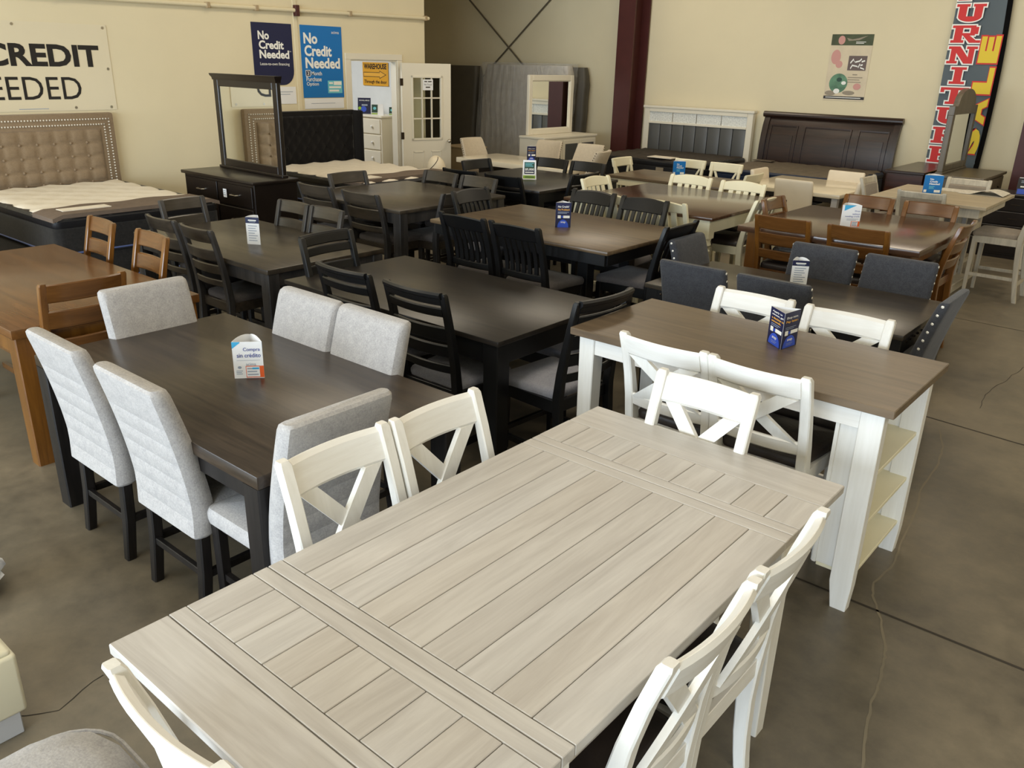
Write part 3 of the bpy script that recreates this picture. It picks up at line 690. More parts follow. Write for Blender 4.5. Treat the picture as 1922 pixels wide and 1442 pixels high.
    for sx in (-1, 1):
        for sy in (-1, 1): MB().box(sx * 0.53 - 0.028, sx * 0.53 + 0.028, sy * 0.14 - 0.028, sy * 0.14 + 0.028, 0, 0.43, 0.003).build('leg', M['black'], r)
build_tables()

def build_chairs():
    g1 = 'white cross back chairs at the whitewashed table'
    chair('xdine', -1.89, 1.42, 'E', 'white cross-back chair in front of the pale channel-backed chair, at the whitewashed table', g1)
    chair('xdine', -1.88, 1.845, 'E', 'white cross-back chair at the whitewashed table, next to the black table corner', g1)
    chair('xdine', -1.30, 2.70, 'S', 'brightly lit white cross-back chair at the far end of the whitewashed table', g1)
    chair('xdine', -0.605, 1.845, 'W', 'white cross-back chair on the aisle side of the whitewashed table, nearer the island shelves', g1)
    chair('xdine', -0.60, 1.415, 'W', 'white cross-back chair on the aisle side of the whitewashed table, farther from the island shelves', g1)
    chair('xdine', -1.21, 0.50, 'N', 'ivory-lit white cross-back chair at the near end of the whitewashed table', g1)
    g2 = 'pale upholstered chairs at the dark brown table'
    chair('parsons', -3.44, 1.24, 'N', 'pale upholstered chair beside the honey oak table leg, channelled back towards us', g2)
    chair('parsons', -2.83, 1.24, 'N', 'pale upholstered chair by the near corner of the dark brown table', g2)
    chair('parsons', -4.03, 1.91, 'E', 'pale upholstered chair at the dark brown table end, against the oak chair', g2)
    chair('parsons', -3.28, 2.38, 'S', 'pale upholstered chair across from the flyer, next to the grey table corner', g2)
    chair('parsons', -2.82, 2.385, 'S', 'pale upholstered chair touching its twin, beside the black ladder-back chairs', g2)
    chair('parsons', -2.07, 1.58, 'W', 'pale channel-backed upholstered chair behind the white cross-back chair', g2)
    g3 = 'black ladder back chairs at the black table'
    chair('black3', -3.56, 2.80, 'N', 'black ladder-back chair behind the pair of pale upholstered chairs', g3)
    chair('black3', -3.00, 2.80, 'N', 'black ladder-back chair on the near side of the black table, close to its corner leg', g3)
    chair('black3', -2.22, 3.36, 'W', 'black ladder-back chair with grey seat between black table and island', g3, -4)
    chair('black3', -4.39, 3.33, 'E', 'black ladder-back chair between the charcoal grey table and the black table', g3, 4)
    g4 = 'charcoal ladder back chairs at the grey table'
    chair('grey4', -5.79, 2.94, 'N', 'charcoal ladder-back chair half hidden behind the oak chairs and its taller twin', g4)
    chair('grey4', -5.30, 2.93, 'N', 'charcoal ladder-back chair with grey seat on the near side of the grey table', g4)
    chair('grey4', -6.50, 3.50, 'E', 'charcoal ladder-back chair at the grey table end against the tan bed', g4, 3)
    chair('grey4', -5.75, 4.06, 'S', 'charcoal ladder-back chair on the far side of the grey table, next to the black dresser', g4)
    chair('grey4', -5.33, 4.07, 'S', 'charcoal ladder-back chair on the far side of the grey table, farther from the dresser', g4)
    g5 = 'honey oak chairs at the cut off oak table'
    chair('oak5', -5.87, 2.56, 'S', 'shiny honey oak chair in front of the tan bed', g5, -4)
    chair('oak5', -5.19, 2.57, 'S', 'shiny honey oak chair next to the charcoal ladder-back chairs', g5, -3)
    chair('oak5', -4.33, 1.75, 'W', 'honey oak chair with its back to us between the oak and dark brown tables', g5)
    g6 = 'grey counter stools around the square grey table'
    chair('grey6', -6.10, 4.53, 'N', 'grey counter stool on the near side of the square grey table, beside the dresser', g6)
    chair('grey6', -5.50, 4.54, 'N', 'grey counter stool on the near side of the square grey table, by its corner leg', g6)
    chair('grey6', -6.60, 5.30, 'E', 'grey counter stool in front of the black headboard bed, backing onto its mattress', g6)
    chair('grey6', -6.05, 6.05, 'S', 'grey counter stool in front of the white dome bin', g6)
    chair('grey6', -5.53, 6.05, 'S', 'grey counter stool on the far side of the square grey table, by the black stools', g6)
    chair('grey6', -4.98, 5.22, 'W', 'grey counter stool wedged between the square grey table and the slat-back stool', g6)
    g7 = 'black slat back stools around the brown topped table'
    chair('slat7', -4.05, 4.25, 'N', 'black slat-back stool on the near side of the brown-topped table, close to the grey table', g7)
    chair('slat7', -3.57, 4.25, 'N', 'black slat-back stool on the near side of the brown-topped table, close to its corner', g7)
    chair('slat7', -4.90, 5.24, 'E', 'black slat-back stool at the end of the brown-topped table beside the square grey table', g7)
    chair('slat7', -4.12, 5.97, 'S', 'black slat-back stool just behind the navy No Credit flyer', g7)
    chair('slat7', -3.60, 5.95, 'S', 'black slat-back stool in front of the cream slat-back stools', g7)
    chair('slat7', -2.80, 5.14, 'W', 'black slat-back stool in front of the grey studded chair back', g7)
    g8 = 'black counter stools around the black square table'
    chair('black8', -5.95, 6.21, 'N', 'black counter stool behind the grey stools, beside the dome bin', g8)
    chair('black8', -5.37, 6.21, 'N', 'black counter stool on the near side of the black square table, before the price card', g8)
    chair('black8', -6.47, 7.02, 'E', 'black counter stool at the wall end of the black square table', g8)
    chair('black8', -6.00, 7.80, 'S', 'black counter stool against the long marble table, just past the price card', g8)
    chair('black8', -5.50, 7.82, 'S', 'black counter stool beside the nailhead upholstered chair', g8)
    chair('black8', -4.94, 6.98, 'W', 'black counter stool at the end of the black square table, by the cream stools', g8)
    g9 = 'cream slat back stools around the turned leg table'
    chair('slat9', -4.85, 7.02, 'E', 'cream slat-back stool at the wall end of the turned-leg table', g9)
    chair('slat9', -4.17, 6.17, 'N', 'cream slat-back stool mostly hidden by two black slat-back stools', g9)
    chair('slat9', -3.58, 6.17, 'N', 'cream slat-back stool on the near side of the turned-leg table, by its front leg', g9)
    chair('slat9', -4.25, 7.90, 'S', 'cream slat-back stool in front of the blue flyer', g9)
    chair('slat9', -3.65, 7.86, 'S', 'cream slat-back stool on the far side of the turned-leg table, by the cream leather chair', g9)
    chair('slat9', -3.02, 7.03, 'W', 'cream slat-back stool turned side-on between the cherry top and the oak stools', g9)
    g10 = 'white cross back stools at the island table'
    chair('xstool', -1.61, 2.89, 'N', 'white cross-back stool on the near side of the island, by its plain leg', g10)
    chair('xstool', -1.19, 2.885, 'N', 'white cross-back stool on the near side of the island, by the shelf end', g10)
    chair('xstool', -1.68, 3.91, 'S', 'white cross-back stool on the far side of the island, just behind the folded flyer', g10)
    chair('xstool', -1.205, 3.90, 'S', 'white cross-back stool on the far side of the island, over the near-black table', g10)
    g11 = 'charcoal studded chairs around the near black table'
    chair('navy11', -2.32, 4.43, 'N', 'charcoal upholstered chair on the near side of the near-black table, by the black stools', g11)
    chair('navy11', -1.81, 4.43, 'N', 'charcoal upholstered chair directly behind the white stool and island flyer', g11)
    chair('navy11', -1.96, 5.60, 'S', 'charcoal upholstered chair on the far side, next to the navy-topped flyer', g11)
    chair('navy11', -1.46, 5.58, 'S', 'charcoal upholstered chair on the far side, beside the oak table leg', g11)
    chair('navy11', -2.79, 5.20, 'E', 'dark grey studded chair tucked behind the black slat-back stool', g11)
    chair('navy11', -0.955, 4.80, 'W', 'charcoal studded chair seen edge-on by the open aisle', g11)
    g12 = 'honey oak stools around the square oak table'
    chair('oak12', -2.98, 7.03, 'E', 'honey oak stool at the oak table end nearest the cream stools', g12)
    chair('oak12', -2.49, 6.10, 'N', 'honey oak stool on the near side of the oak table, above the plastic bag', g12)
    chair('oak12', -1.93, 6.11, 'N', 'honey oak stool on the near side of the oak table, before the coupon flyer', g12)
    chair('oak12', -2.41, 7.80, 'S', 'honey oak stool beyond the oak table, near the cream leather chairs', g12)
    chair('oak12', -1.89, 7.79, 'S', 'honey oak stool beyond the oak table, in front of the pale stool', g12)
    chair('oak12', -1.40, 6.93, 'W', 'honey oak stool at the aisle end of the oak table, seen from its side', g12)
    g13 = 'pale washed stools around the pedestal table'
    chair('framed13', -2.98, 9.45, 'E', 'pale washed stool with taupe back beside the cream marble table', g13)
    chair('framed13', -2.20, 8.62, 'N', 'pale washed stool behind the oak stools, near the blue flyer', g13)
    chair('framed13', -2.14, 10.16, 'S', 'pale washed stool behind the newspaper, in front of the arched mirror', g13)
    chair('framed13', -1.28, 9.34, 'W', 'pale washed stool pulled out alone into the aisle', g13)
    g14 = 'cream leather chairs at the marble topped table'
    chair('cream14', -3.83, 9.56, 'N', 'cream leather chair with its broad back towards us, beside the cream slat stool', g14)
    chair('cream14', -3.72, 10.96, 'S', 'cream leather chair facing us in front of the sleigh bed mattress', g14)
    chair('cream14', -4.62, 10.35, 'E', 'cream leather chair at the wall end of the cream marble table', g14)
    chair('cream14', -3.22, 10.20, 'W', 'cream leather chair edge-on beside the pale washed stool', g14)
    g15 = 'cream keyhole chairs at the grey brown table'
    chair('key15', -6.24, 9.62, 'E', 'cream open-back chair at the end of the grey-brown table by the black mattress', g15)
    chair('key15', -5.50, 10.16, 'S', 'cream open-back chair directly behind the small blue flyer', g15)
    chair('key15', -4.97, 10.14, 'S', 'cream open-back chair in front of the grey mattress with blue border', g15)
    chair('key15', -4.22, 9.35, 'W', 'cream open-back chair mostly hidden behind the cream leather chair', g15)
    g16 = 'beige nailhead chairs at the long marble table'
    chair('wing16', -8.98, 9.62, 'E', 'beige nailhead chair in front of the wrapped mattresses', g16)
    chair('wing16', -7.93, 10.25, 'S', 'beige nailhead chair in front of the white dresser doors, near the dark flyer', g16)
    chair('wing16', -7.19, 10.27, 'S', 'beige nailhead chair at the far side of the marble table by the red column', g16)
    chair('wing16', -6.52, 9.60, 'W', 'beige nailhead chair with its curved studded back towards us', g16, 12)
build_chairs()
# ------------------------------------------------------------------ room shell
WX, WY = -9.60, 13.10          # partition plane (faces +X) and back wall plane (faces -Y)
CE = 4.6
def build_room():
    struct(MB().box(-14.2, 6.2, -6.2, WY + 0.2, -0.1, 0).build('floor', M['floor']))
    struct(MB().box(-14.2, 6.2, -6.2, WY + 0.2, CE, CE + 0.1).build('ceiling', M['ceil']))
    struct(MB().box(-14.2, 6.2, WY, WY + 0.15, 0, CE).build('wall_back', M['wall']))
    struct(MB().box(-14.35, -14.2, -6.2, WY, 0, CE).build('wall_outer', M['wall']))
    struct(MB().box(6.2, 6.35, -6.2, WY, 0, CE).build('wall_right', M['wall']))
    # partition with the doorway
    m = MB(); y0, y1, zt = 7.85, 8.71, 2.06
    m.box(WX - 0.11, WX, -6.2, y0, 0, CE); m.box(WX - 0.11, WX, y1, 9.27, 0, CE); m.box(WX - 0.11, WX, y0, y1, zt, CE)
    struct(m.build('wall_left', M['wall']))
    # small office behind the doorway
    m = MB(); m.box(-14.2, WX - 0.11, 9.21, 9.27, 0, CE)
    struct(m.build('wall_office_back', M['room_white']))
    struct(MB().box(-14.2, -14.14, 3.0, 9.2, 0, 3.0).build('wall_office_side', M['room_white']))
    struct(MB().box(-14.2, WX - 0.11, 2.9, 9.2, 2.9, 3.0).build('ceiling_office', M['room_white']))
    # front wall: wide storefront openings
    m = MB(); yf = -6.2
    m.box(-14.2, 6.2, yf, yf + 0.15, 0, 0.35); m.box(-14.2, 6.2, yf, yf + 0.15, 3.3, CE)
    xs = [-14.2, -9.2, -8.6, -5.0, -4.4, -0.8, -0.2, 3.4, 4.0, 6.2]
    for a, b in ((-14.2, -8.9), (-5.1, -4.7), (-0.9, -0.5), (3.3, 6.2)): m.box(a, b, yf, yf + 0.15, 0.35, 3.3)
    struct(m.build('wall_front', M['wall']))
    # door frame
    d = MB()
    for a in (y0 - 0.09, y1 - 0.004): d.box(WX + 0.001, WX + 0.018, a, a + 0.094, 0, zt - 0.001, 0.002)
    d.box(WX + 0.001, WX + 0.02, y0 - 0.09, y1 + 0.09, zt, zt + 0.08, 0.003)
    d.box(WX - 0.112, WX + 0.0005, y0 + 0.001, y0 + 0.02, 0, zt - 0.021).box(WX - 0.112, WX + 0.0005, y1 - 0.02, y1 - 0.005, 0, zt - 0.021).box(WX - 0.112, WX + 0.0005, y0 + 0.001, y1 - 0.001, zt - 0.02, zt - 0.001)
    struct(d.build('trim_1', M['trimw']))
    struct(MB().box(WX, WX + 0.012, 6.955, 7.015, 0, CE, 0.003).build('trim_2', M['wall']))
    # control joints and the wandering crack of the slab
    fl = bpy.data.objects['floor']
    def ribbon(pts, w, mat, name):
        m = MB(); L = []
        for i, p in enumerate(pts):
            a = Vector(pts[max(0, i - 1)]); b = Vector(pts[min(len(pts) - 1, i + 1)]); t = (b - a).normalized(); q = Vector((-t.y, t.x)) * w / 2 * (0.75 + 0.5 * ((i * 37) % 10) / 10)
            L.append(((p[0] - q.x, p[1] - q.y, 0.0012), (p[0] + q.x, p[1] + q.y, 0.0012)))
        for (a, b), (c, d) in zip(L, L[1:]):
            m.bm.faces.new([m.bm.verts.new(v) for v in (a, b, d, c)])
        m.build(name, mat, fl, 0)
    ribbon([(-1.6, 3.17), (-0.7, 3.165), (6, 3.17)], 0.012, M['jointm'], 'control_joint')
    ribbon([(-2.3, 5.62), (-0.6, 5.45), (6, 5.2)], 0.012, M['jointm'], 'control_joint')
    ribbon([(-3.0, 8.2), (6, 7.9)], 0.012, M['jointm'], 'control_joint')
    P = CRACK
    Q = []
    for a, b in zip(P, P[1:]):
        for k in range(5):
            t = k / 5; Q.append((a[0] + (b[0] - a[0]) * t + random.uniform(-.003, .003), a[1] + (b[1] - a[1]) * t + random.uniform(-.003, .003)))
    ribbon(Q, 0.010, M['crackm'], 'crack')
    for P2 in (CRACK2, CRACK3):
      Q = []
      for a, b in zip(P2, P2[1:]):
        for k in range(5):
            t = k / 5; Q.append((a[0] + (b[0] - a[0]) * t + random.uniform(-.01, .01), a[1] + (b[1] - a[1]) * t + random.uniform(-.01, .01)))
      ribbon(Q, 0.004, M['jointm'], 'crack')
CRACK = [(-0.3, 1.7), (-0.36, 2.0), (-0.42, 2.29), (-0.47, 2.46), (-0.5, 2.6), (-0.51, 2.71), (-0.54, 2.87), (-0.56, 2.95), (-0.63, 3.11), (-0.71, 3.26), (-0.74, 3.36), (-0.72, 3.56), (-0.75, 3.77), (-0.79, 4.15), (-0.84, 4.41), (-0.86, 4.82), (-0.9, 5.07), (-1.01, 5.39)]
CRACK3 = [(-0.89, 5.9), (-0.92, 6.29), (-0.88, 6.62), (-0.84, 7.05), (-0.7, 7.6)]
CRACK2 = [(-3.0, 0.2), (-2.7, 0.5), (-2.55, 0.72), (-2.62, 0.95)]
build_room()

def build_fixtures():
    # red steel columns against the back wall
    for X, top in ((-8.25, CE), (-2.02, CE)):
        r = empty('steel_column', 'dark red steel column against the back wall beside the white panel headboard' if X < -5 else 'dark red steel column cut off by the edge of the view, behind the chest', 'column', (X, 12.82, 0))
        MB().box(-0.16, 0.16, -0.24, -0.21, 0, top).build('flange', M['red'], r)
        MB().box(-0.16, 0.16, 0.21, 0.24, 0, top).build('flange', M['red'], r)
        MB().box(-0.012, 0.012, -0.21, 0.21, 0, top).build('web', M['red'], r)
    r = empty('cross_bracing', 'crossed steel bracing rods high on the back wall above the wrapped mattresses', 'brace', (-11.2, 13.03, 0))
    MB().tube([(-1.5, 0.0, 3.6), (2.3, 0.0, 0.45)], 0.016).build('rod', M['rod'], r)
    MB().tube([(1.5, 0.035, 3.6), (-2.3, 0.035, 0.45)], 0.016).build('rod', M['rod'], r)
    r = empty('wall_pipe', 'thin painted conduit pipe running along the cream wall above the posters', 'pipe', (WX + 0.04, 5.0, 2.6))
    MB().tube([(0, -7, -0.06), (0, -0.3, 0), (0, 4.32, 0.045)], 0.024, 10).build('pipe', M['wall'], r)
    m = MB()
    for y in (-3, -0.9, 0.75, 1.4, 2.85, 4.25): m.box(-0.03, 0.03, y - 0.022, y + 0.022, -0.03 + 0.01 * y, 0.034 + 0.01 * y, 0.004)
    m.build('pipe_clamp', M['lightbox'], r)
    MB().box(-0.03, 0.032, 1.96, 2.02, -0.045, 0.085, 0.004).build('junction_fitting', M['red'], r)
    # door slab, folded back past the end of the partition
    ang = math.radians(165 - 180)
    r = struct(empty('door_1', None, None, (WX + 0.06, 8.72, 0), 0))
    # local: width along +x, face towards -y ; rotate so that width runs from the hinge
    dx, dy = math.sin(math.radians(165)), -math.cos(math.radians(165))
    r.rotation_euler = (0, 0, math.atan2(dy, dx))
    w, h, t = 0.82, 2.03, 0.042
    m = MB()
    m.box(0, 0.17, -t, 0, 0.01, h); m.box(w - 0.17, w, -t, 0, 0.01, h); m.box(0.17, w - 0.17, -t, 0, 0.01, 0.98); m.box(0.17, w - 0.17, -t, 0, h - 0.2, h)
    struct(m.build('door_slab', M['trimw'], r))
    m = MB()
    for a, b, c, d in ((0.15, 0.18, 0.95, 1.86), (w - 0.18, w - 0.15, 0.95, 1.86), (0.15, w - 0.15, 0.95, 0.98), (0.15, w - 0.15, 1.83, 1.86)): m.box(a, b, -t - 0.012, -t + 0.03, c, d, 0.003)
    for x in (0.33, 0.49): m.box(x - 0.009, x + 0.009, -t - 0.006, -t + 0.02, 0.98, 1.83)
    for z in (1.26, 1.55): m.box(0.17, w - 0.17, -t - 0.006, -t + 0.02, z - 0.009, z + 0.009)
    struct(m.build('door_lite_frame', M['trimw'], r))
    struct(MB().box(0.17, w - 0.17, -t + 0.022, -t + 0.026, 0.98, 1.84).build('door_glass', M['glass'], r))
    m = MB()
    for x in (0.17, 0.47):
        for a, b, c, d in ((x, x + 0.18, 0.25, 0.27), (x, x + 0.18, 0.77, 0.79), (x, x + 0.02, 0.25, 0.79), (x + 0.16, x + 0.18, 0.25, 0.79)): m.box(a, b, -t - 0.006, -t + 0.002, c, d, 0.002)
    struct(m.build('door_panel_moulding', M['trimw'], r))
    m = MB(); m.ball((w - 0.06, -t - 0.055, 0.93), 0.03, 12, 8).tube([(w - 0.06, -t, 0.93), (w - 0.06, -t - 0.04, 0.93)], 0.011)
    m.lathe
    struct(m.build('door_handle', M['steel'], r))
    m = MB()
    for z in (0.25, 1.02, 1.77): m.box(-0.03, 0.02, -t - 0.004, -t + 0.01, z - 0.05, z + 0.05, 0.002)
    struct(m.build('door_hinge', M['bronze'], r))
    # handwritten paper taped on the glass
    q = MB().box(-0.085, 0.085, -0.002, 0.002, 0, 0.15).build('paper_note', M['paper'])
    q.location = (r.location.x + dx * 0.42 + dy * (t + 0.016), r.location.y + dy * 0.42 - dx * (t + 0.016), 1.66); q.rotation_euler = r.rotation_euler
    tag(q, 'small white handwritten note taped to the glass of the open door', 'note')
    f = Face((-0.075, -0.002, 0), (1, 0, 0), (0, 0, 1), q)
    f.lines('lens_dark', 0.015, 0.06, 0.128, 1, 0.03, 0.014); f.lines('lens_dark', 0.075, 0.135, 0.128, 1, 0.03, 0.014); f.text('lens_dark', 'No Touch', 0.012, 0.138, 0.068, 0.09); f.lines('lens_dark', 0.035, 0.11, 0.05, 1, 0.03, 0.016)
    f.done({})
build_fixtures()

# ------------------------------------------------------------------ wall graphics
def wall_sheet(name, label, cat, y0, y1, z0, z1, mat, t=0.004, pts=None, wall='L'):
    """flat sheet on the partition (wall L: u along +Y) or the back wall (wall B: u along +X)"""
    w, h = y1 - y0, z1 - z0
    P = pts or [(0, 0), (w, 0), (w, h), (0, h)]
    m = MB()
    if wall == 'L':
        m.poly([(0.002, a, b) for a, b in P], (t, 0, 0)); o = m.build(name, M[mat], None, 0); o.location = (WX, y0, z0)
        f = Face((0.002 + t, 0, 0), (0, 1, 0), (0, 0, 1), o)
    else:
        m.poly([(a, -0.002, b) for a, b in P], (0, -t, 0)); o = m.build(name, M[mat], None, 0); o.location = (y0, WY, z0)
        f = Face((0, -0.002 - t, 0), (1, 0, 0), (0, 0, 1), o)
    tag(o, label, cat)
    return o, f, w, h
def build_signs():
    # white vinyl banner
    o, f, w, h = wall_sheet('banner', 'white vinyl banner with black CREDIT NEEDED lettering above the tan headboard', 'banner', 1.2, 4.54, 1.48, 2.34, 'vinyl')
    f.text('ink_black', 'NO CREDIT', 1.46, 3.225, 0.435, 0.655, 0.035)
    f.text('ink_black', 'NEEDED', 1.85, 2.985, 0.115, 0.335, 0.0)
    f.rect('ink_grey', 2.33, 2.62, 0.02, 0.026)
    for a, b in ((0.05, 0.03), (1.6, 0.03), (2.9, 0.03), (3.28, 0.03), (3.3, 0.83), (2.4, 0.83), (1.2, 0.83), (3.3, 0.42)): f.disc('steel', a, b, 0.014, h=2)
    f.done({'steel': 'grommet', 'ink_grey': 'fine_print'})
    # navy poster with one rounded corner
    w, h = 0.59, 0.73; k = 0.17
    P = [(0, 0), (w - k, 0)] + [(w - k + k * math.sin(t * PI / 12), k - k * math.cos(t * PI / 12)) for t in range(1, 7)] + [(w, h), (0, h)]
    o, f, w, h = wall_sheet('poster', 'navy poster with white No Credit Needed lettering beside the bright blue poster', 'poster', 6.33, 6.92, 1.73, 2.46, 'ink_navy', pts=P)
    f.text('ink_white', 'No', 0.085, 0.245, 0.535, 0.635, 0.035); f.text('ink_white', 'Credit', 0.09, 0.455, 0.425, 0.525, 0.035); f.text('ink_white', 'Needed', 0.09, 0.53, 0.315, 0.415, 0.035); f.text('ink_white', 'TM', 0.535, 0.56, 0.395, 0.41)
    f.text('ink_white', 'Lease-to-own financing', 0.09, 0.525, 0.225, 0.27, 0.005); f.done({})
    o, f, w, h = wall_sheet('paper_sheet', 'plain white sheet taped to the wall below the navy poster', 'paper', 6.60, 6.93, 1.50, 1.71, 'paper'); f.lines('ink_grey', 0.04, 0.28, 0.15, 2, 0.03, 0.006); f.done({'ink_grey': 'fine_print'})
    # bright blue poster
    o, f, w, h = wall_sheet('poster', 'bright blue poster with white No Credit Needed lettering beside the doorway', 'poster', 7.05, 7.72, 1.57, 2.46, 'ink_blue')
    f.text('ink_white', 'No', 0.045, 0.265, 0.665, 0.80, 0.035); f.text('ink_white', 'Credit', 0.05, 0.49, 0.515, 0.65, 0.035); f.text('ink_white', 'Needed', 0.055, 0.62, 0.365, 0.50, 0.035)
    f.rect('ink_white', 0.05, 0.125, 0.265, 0.345); f.rect('ink_navy', 0.058, 0.117, 0.273, 0.337, 2); f.text('ink_white', '3', 0.075, 0.10, 0.282, 0.328, 0.02, 3)
    f.text('ink_white', 'Month', 0.14, 0.31, 0.28, 0.33, 0.01); f.text('ink_white', 'Purchase', 0.055, 0.30, 0.205, 0.26, 0.01); f.text('ink_white', 'Option', 0.055, 0.25, 0.14, 0.195, 0.01)
    f.text('ink_white', 'acima', 0.5, 0.625, 0.80, 0.835)
    f.rect('ink_teal', 0.40, 0.64, 0.055, 0.215); f.rect('ink_white', 0.50, 0.63, 0.16, 0.205, 2); f.lines('ink_white', 0.42, 0.485, 0.195, 1, 0.03, 0.022, 3); f.lines('ink_white', 0.42, 0.62, 0.143, 2, 0.043, 0.024, 2)
    f.done({'ink_teal': 'offer_box'})
    o, f, w, h = wall_sheet('paper_sheet', 'white paper edge below the bright blue poster', 'paper', 7.06, 7.71, 1.43, 1.56, 'paper'); f.lines('ink_grey', 0.1, 0.5, 0.07, 1, 0.03, 0.005); f.done({'ink_grey': 'fine_print'})
    # warehouse sign hung in the office
    q = MB().box(0, 0.60, -0.004, 0, 0, 0.345).build('sign', M['ink_ochre'], None, 0); q.location = (-10.94, 9.20, 1.68); tag(q, 'yellow WAREHOUSE sign with an arrow, seen through the doorway', 'sign')
    f = Face((0, -0.004, 0), (1, 0, 0), (0, 0, 1), q)
    f.text('ink_black', 'WAREHOUSE', 0.035, 0.565, 0.245, 0.325, 0.03); f.text('ink_black', 'Through the door', 0.035, 0.565, 0.02, 0.085, 0.015)
    A = [(0.02, 0.13), (0.40, 0.13), (0.40, 0.105), (0.56, 0.165), (0.40, 0.225), (0.40, 0.20), (0.02, 0.20)]
    f.shape('ink_black', A, 1.0); cx, cy = 0.28, 0.165
    f.shape('ink_gold', [(0.028, 0.138), (0.408, 0.138), (0.408, 0.117), (0.54, 0.165), (0.408, 0.213), (0.408, 0.192), (0.028, 0.192)], 2.0)
    f.done({'ink_gold': 'arrow', 'ink_black': 'lettering'})
    # faded poster on the back wall
    o, f, w, h = wall_sheet('poster', 'faded pink and green mattress fabric poster high on the back wall', 'poster', -4.98, -4.38, 1.66, 2.57, 'blush', wall='B')
    f.rect('olive', 0, w, 0.76, h); f.disc('pink', 0.15, 0.83, 0.05, 0.06, 2); f.shape('stone', [(0.22, 0.86), (0.3, 0.84), (0.4, 0.86), (0.52, 0.89), (0.4, 0.83), (0.25, 0.82)], 2)
    f.lines('ink_white', 0.36, 0.5, 0.81, 2, 0.018, 0.008, 3)
    f.rect('mauve', 0.29, 0.555, 0.42, 0.62); [f.shape('ink_white', [(x0, y0), (x1, y1), (x1 + 0.008, y1 - 0.018), (x0 + 0.006, y0 - 0.02)], 2) for x0, y0, x1, y1 in ((0.32, 0.53, 0.36, 0.585), (0.36, 0.575, 0.385, 0.54), (0.39, 0.545, 0.45, 0.56), (0.45, 0.56, 0.475, 0.59), (0.48, 0.55, 0.525, 0.565), (0.33, 0.455, 0.355, 0.505), (0.355, 0.50, 0.43, 0.485), (0.44, 0.47, 0.46, 0.52), (0.47, 0.50, 0.50, 0.51), (0.47, 0.47, 0.53, 0.45))]
    f.disc('pink', 0.1, 0.6, 0.07, 0.1, 1); f.disc('pink', 0.16, 0.5, 0.05, 0.05, 1.5)
    f.disc('fruit', 0.19, 0.24, 0.135, 0.135, 1.5); f.disc('ink_white', 0.27, 0.245, 0.035, 0.025, 2.5); f.disc('ink_dkgreen', 0.2, 0.29, 0.04, 0.03, 2.5)
    f.disc('stone', 0.09, 0.1, 0.08, 0.035, 2); f.disc('ink_white', 0.18, 0.13, 0.045, 0.035, 2.6); f.disc('stone', 0.36, 0.11, 0.09, 0.03, 2); f.disc('pink', 0.47, 0.2, 0.055, 0.045, 2)
    f.lines('stone', 0.38, 0.45, 0.37, 1, 0.03, 0.014); f.lines('stone', 0.32, 0.53, 0.33, 3, 0.032, 0.011)
    f.rect('ink_black', 0, w, 0.02, 0.06, 2); f.lines('ink_white', 0.03, 0.55, 0.046, 1, 0.02, 0.01, 3.2)
    f.done({'olive': 'header_band', 'mauve': 'text_box', 'fruit': 'printed_leaf', 'pink': 'printed_blossom', 'stone': 'printed_stones', 'ink_black': 'footer_strip', 'ink_dkgreen': 'printed_leaf_core'})
    # feather flag
    r = empty('feather_flag', 'tall slate feather flag with red and yellow FURNITURE SALE lettering', 'flag', (-3.34, 12.96, 0))
    def edge(z): return 0.605 + 0.055 * math.sin(min(1, (z - 0.4) / 2.6) * PI * 0.9) - 0.02 * z / 3
    m = MB(); L = []
    for i in range(25):
        z = 0.42 + 3.1 * i / 24; wob = 0.012 * math.sin(z * 5)
        L.append([(0.0, wob, z), (0.25, wob + 0.015, z), (0.5, wob - 0.01, z), (edge(z), wob, z), (edge(z), wob + 0.006, z), (0.0, wob + 0.006, z)])
    m.loft(L).build('flag_cloth', M['flag'], r)
    MB().loft([[(edge(z) - 0.005, -0.012, z), (edge(z) + 0.055, -0.012, z), (edge(z) + 0.055, 0.012, z), (edge(z) - 0.005, 0.012, z)] for z in [0.42 + 3.1 * i / 24 for i in range(25)]]).build('pole_sleeve', M['sleeve'], r)
    MB().tube([(edge(0.5) + 0.03, 0, 0.0), (edge(0.5) + 0.03, 0, 0.5)], 0.012).build('flag_pole', M['rod'], r)
    MB().box(edge(0.5) - 0.22, edge(0.5) + 0.28, -0.02, 0.02, 0, 0.025).box(edge(0.5) + 0.01, edge(0.5) + 0.05, -0.12, 0.03, 0, 0.025).build('flag_base', M['rod'], r)
    f = Face((0, -0.03, 0), (1, 0, 0), (0, 0, 1), r, 0.001)
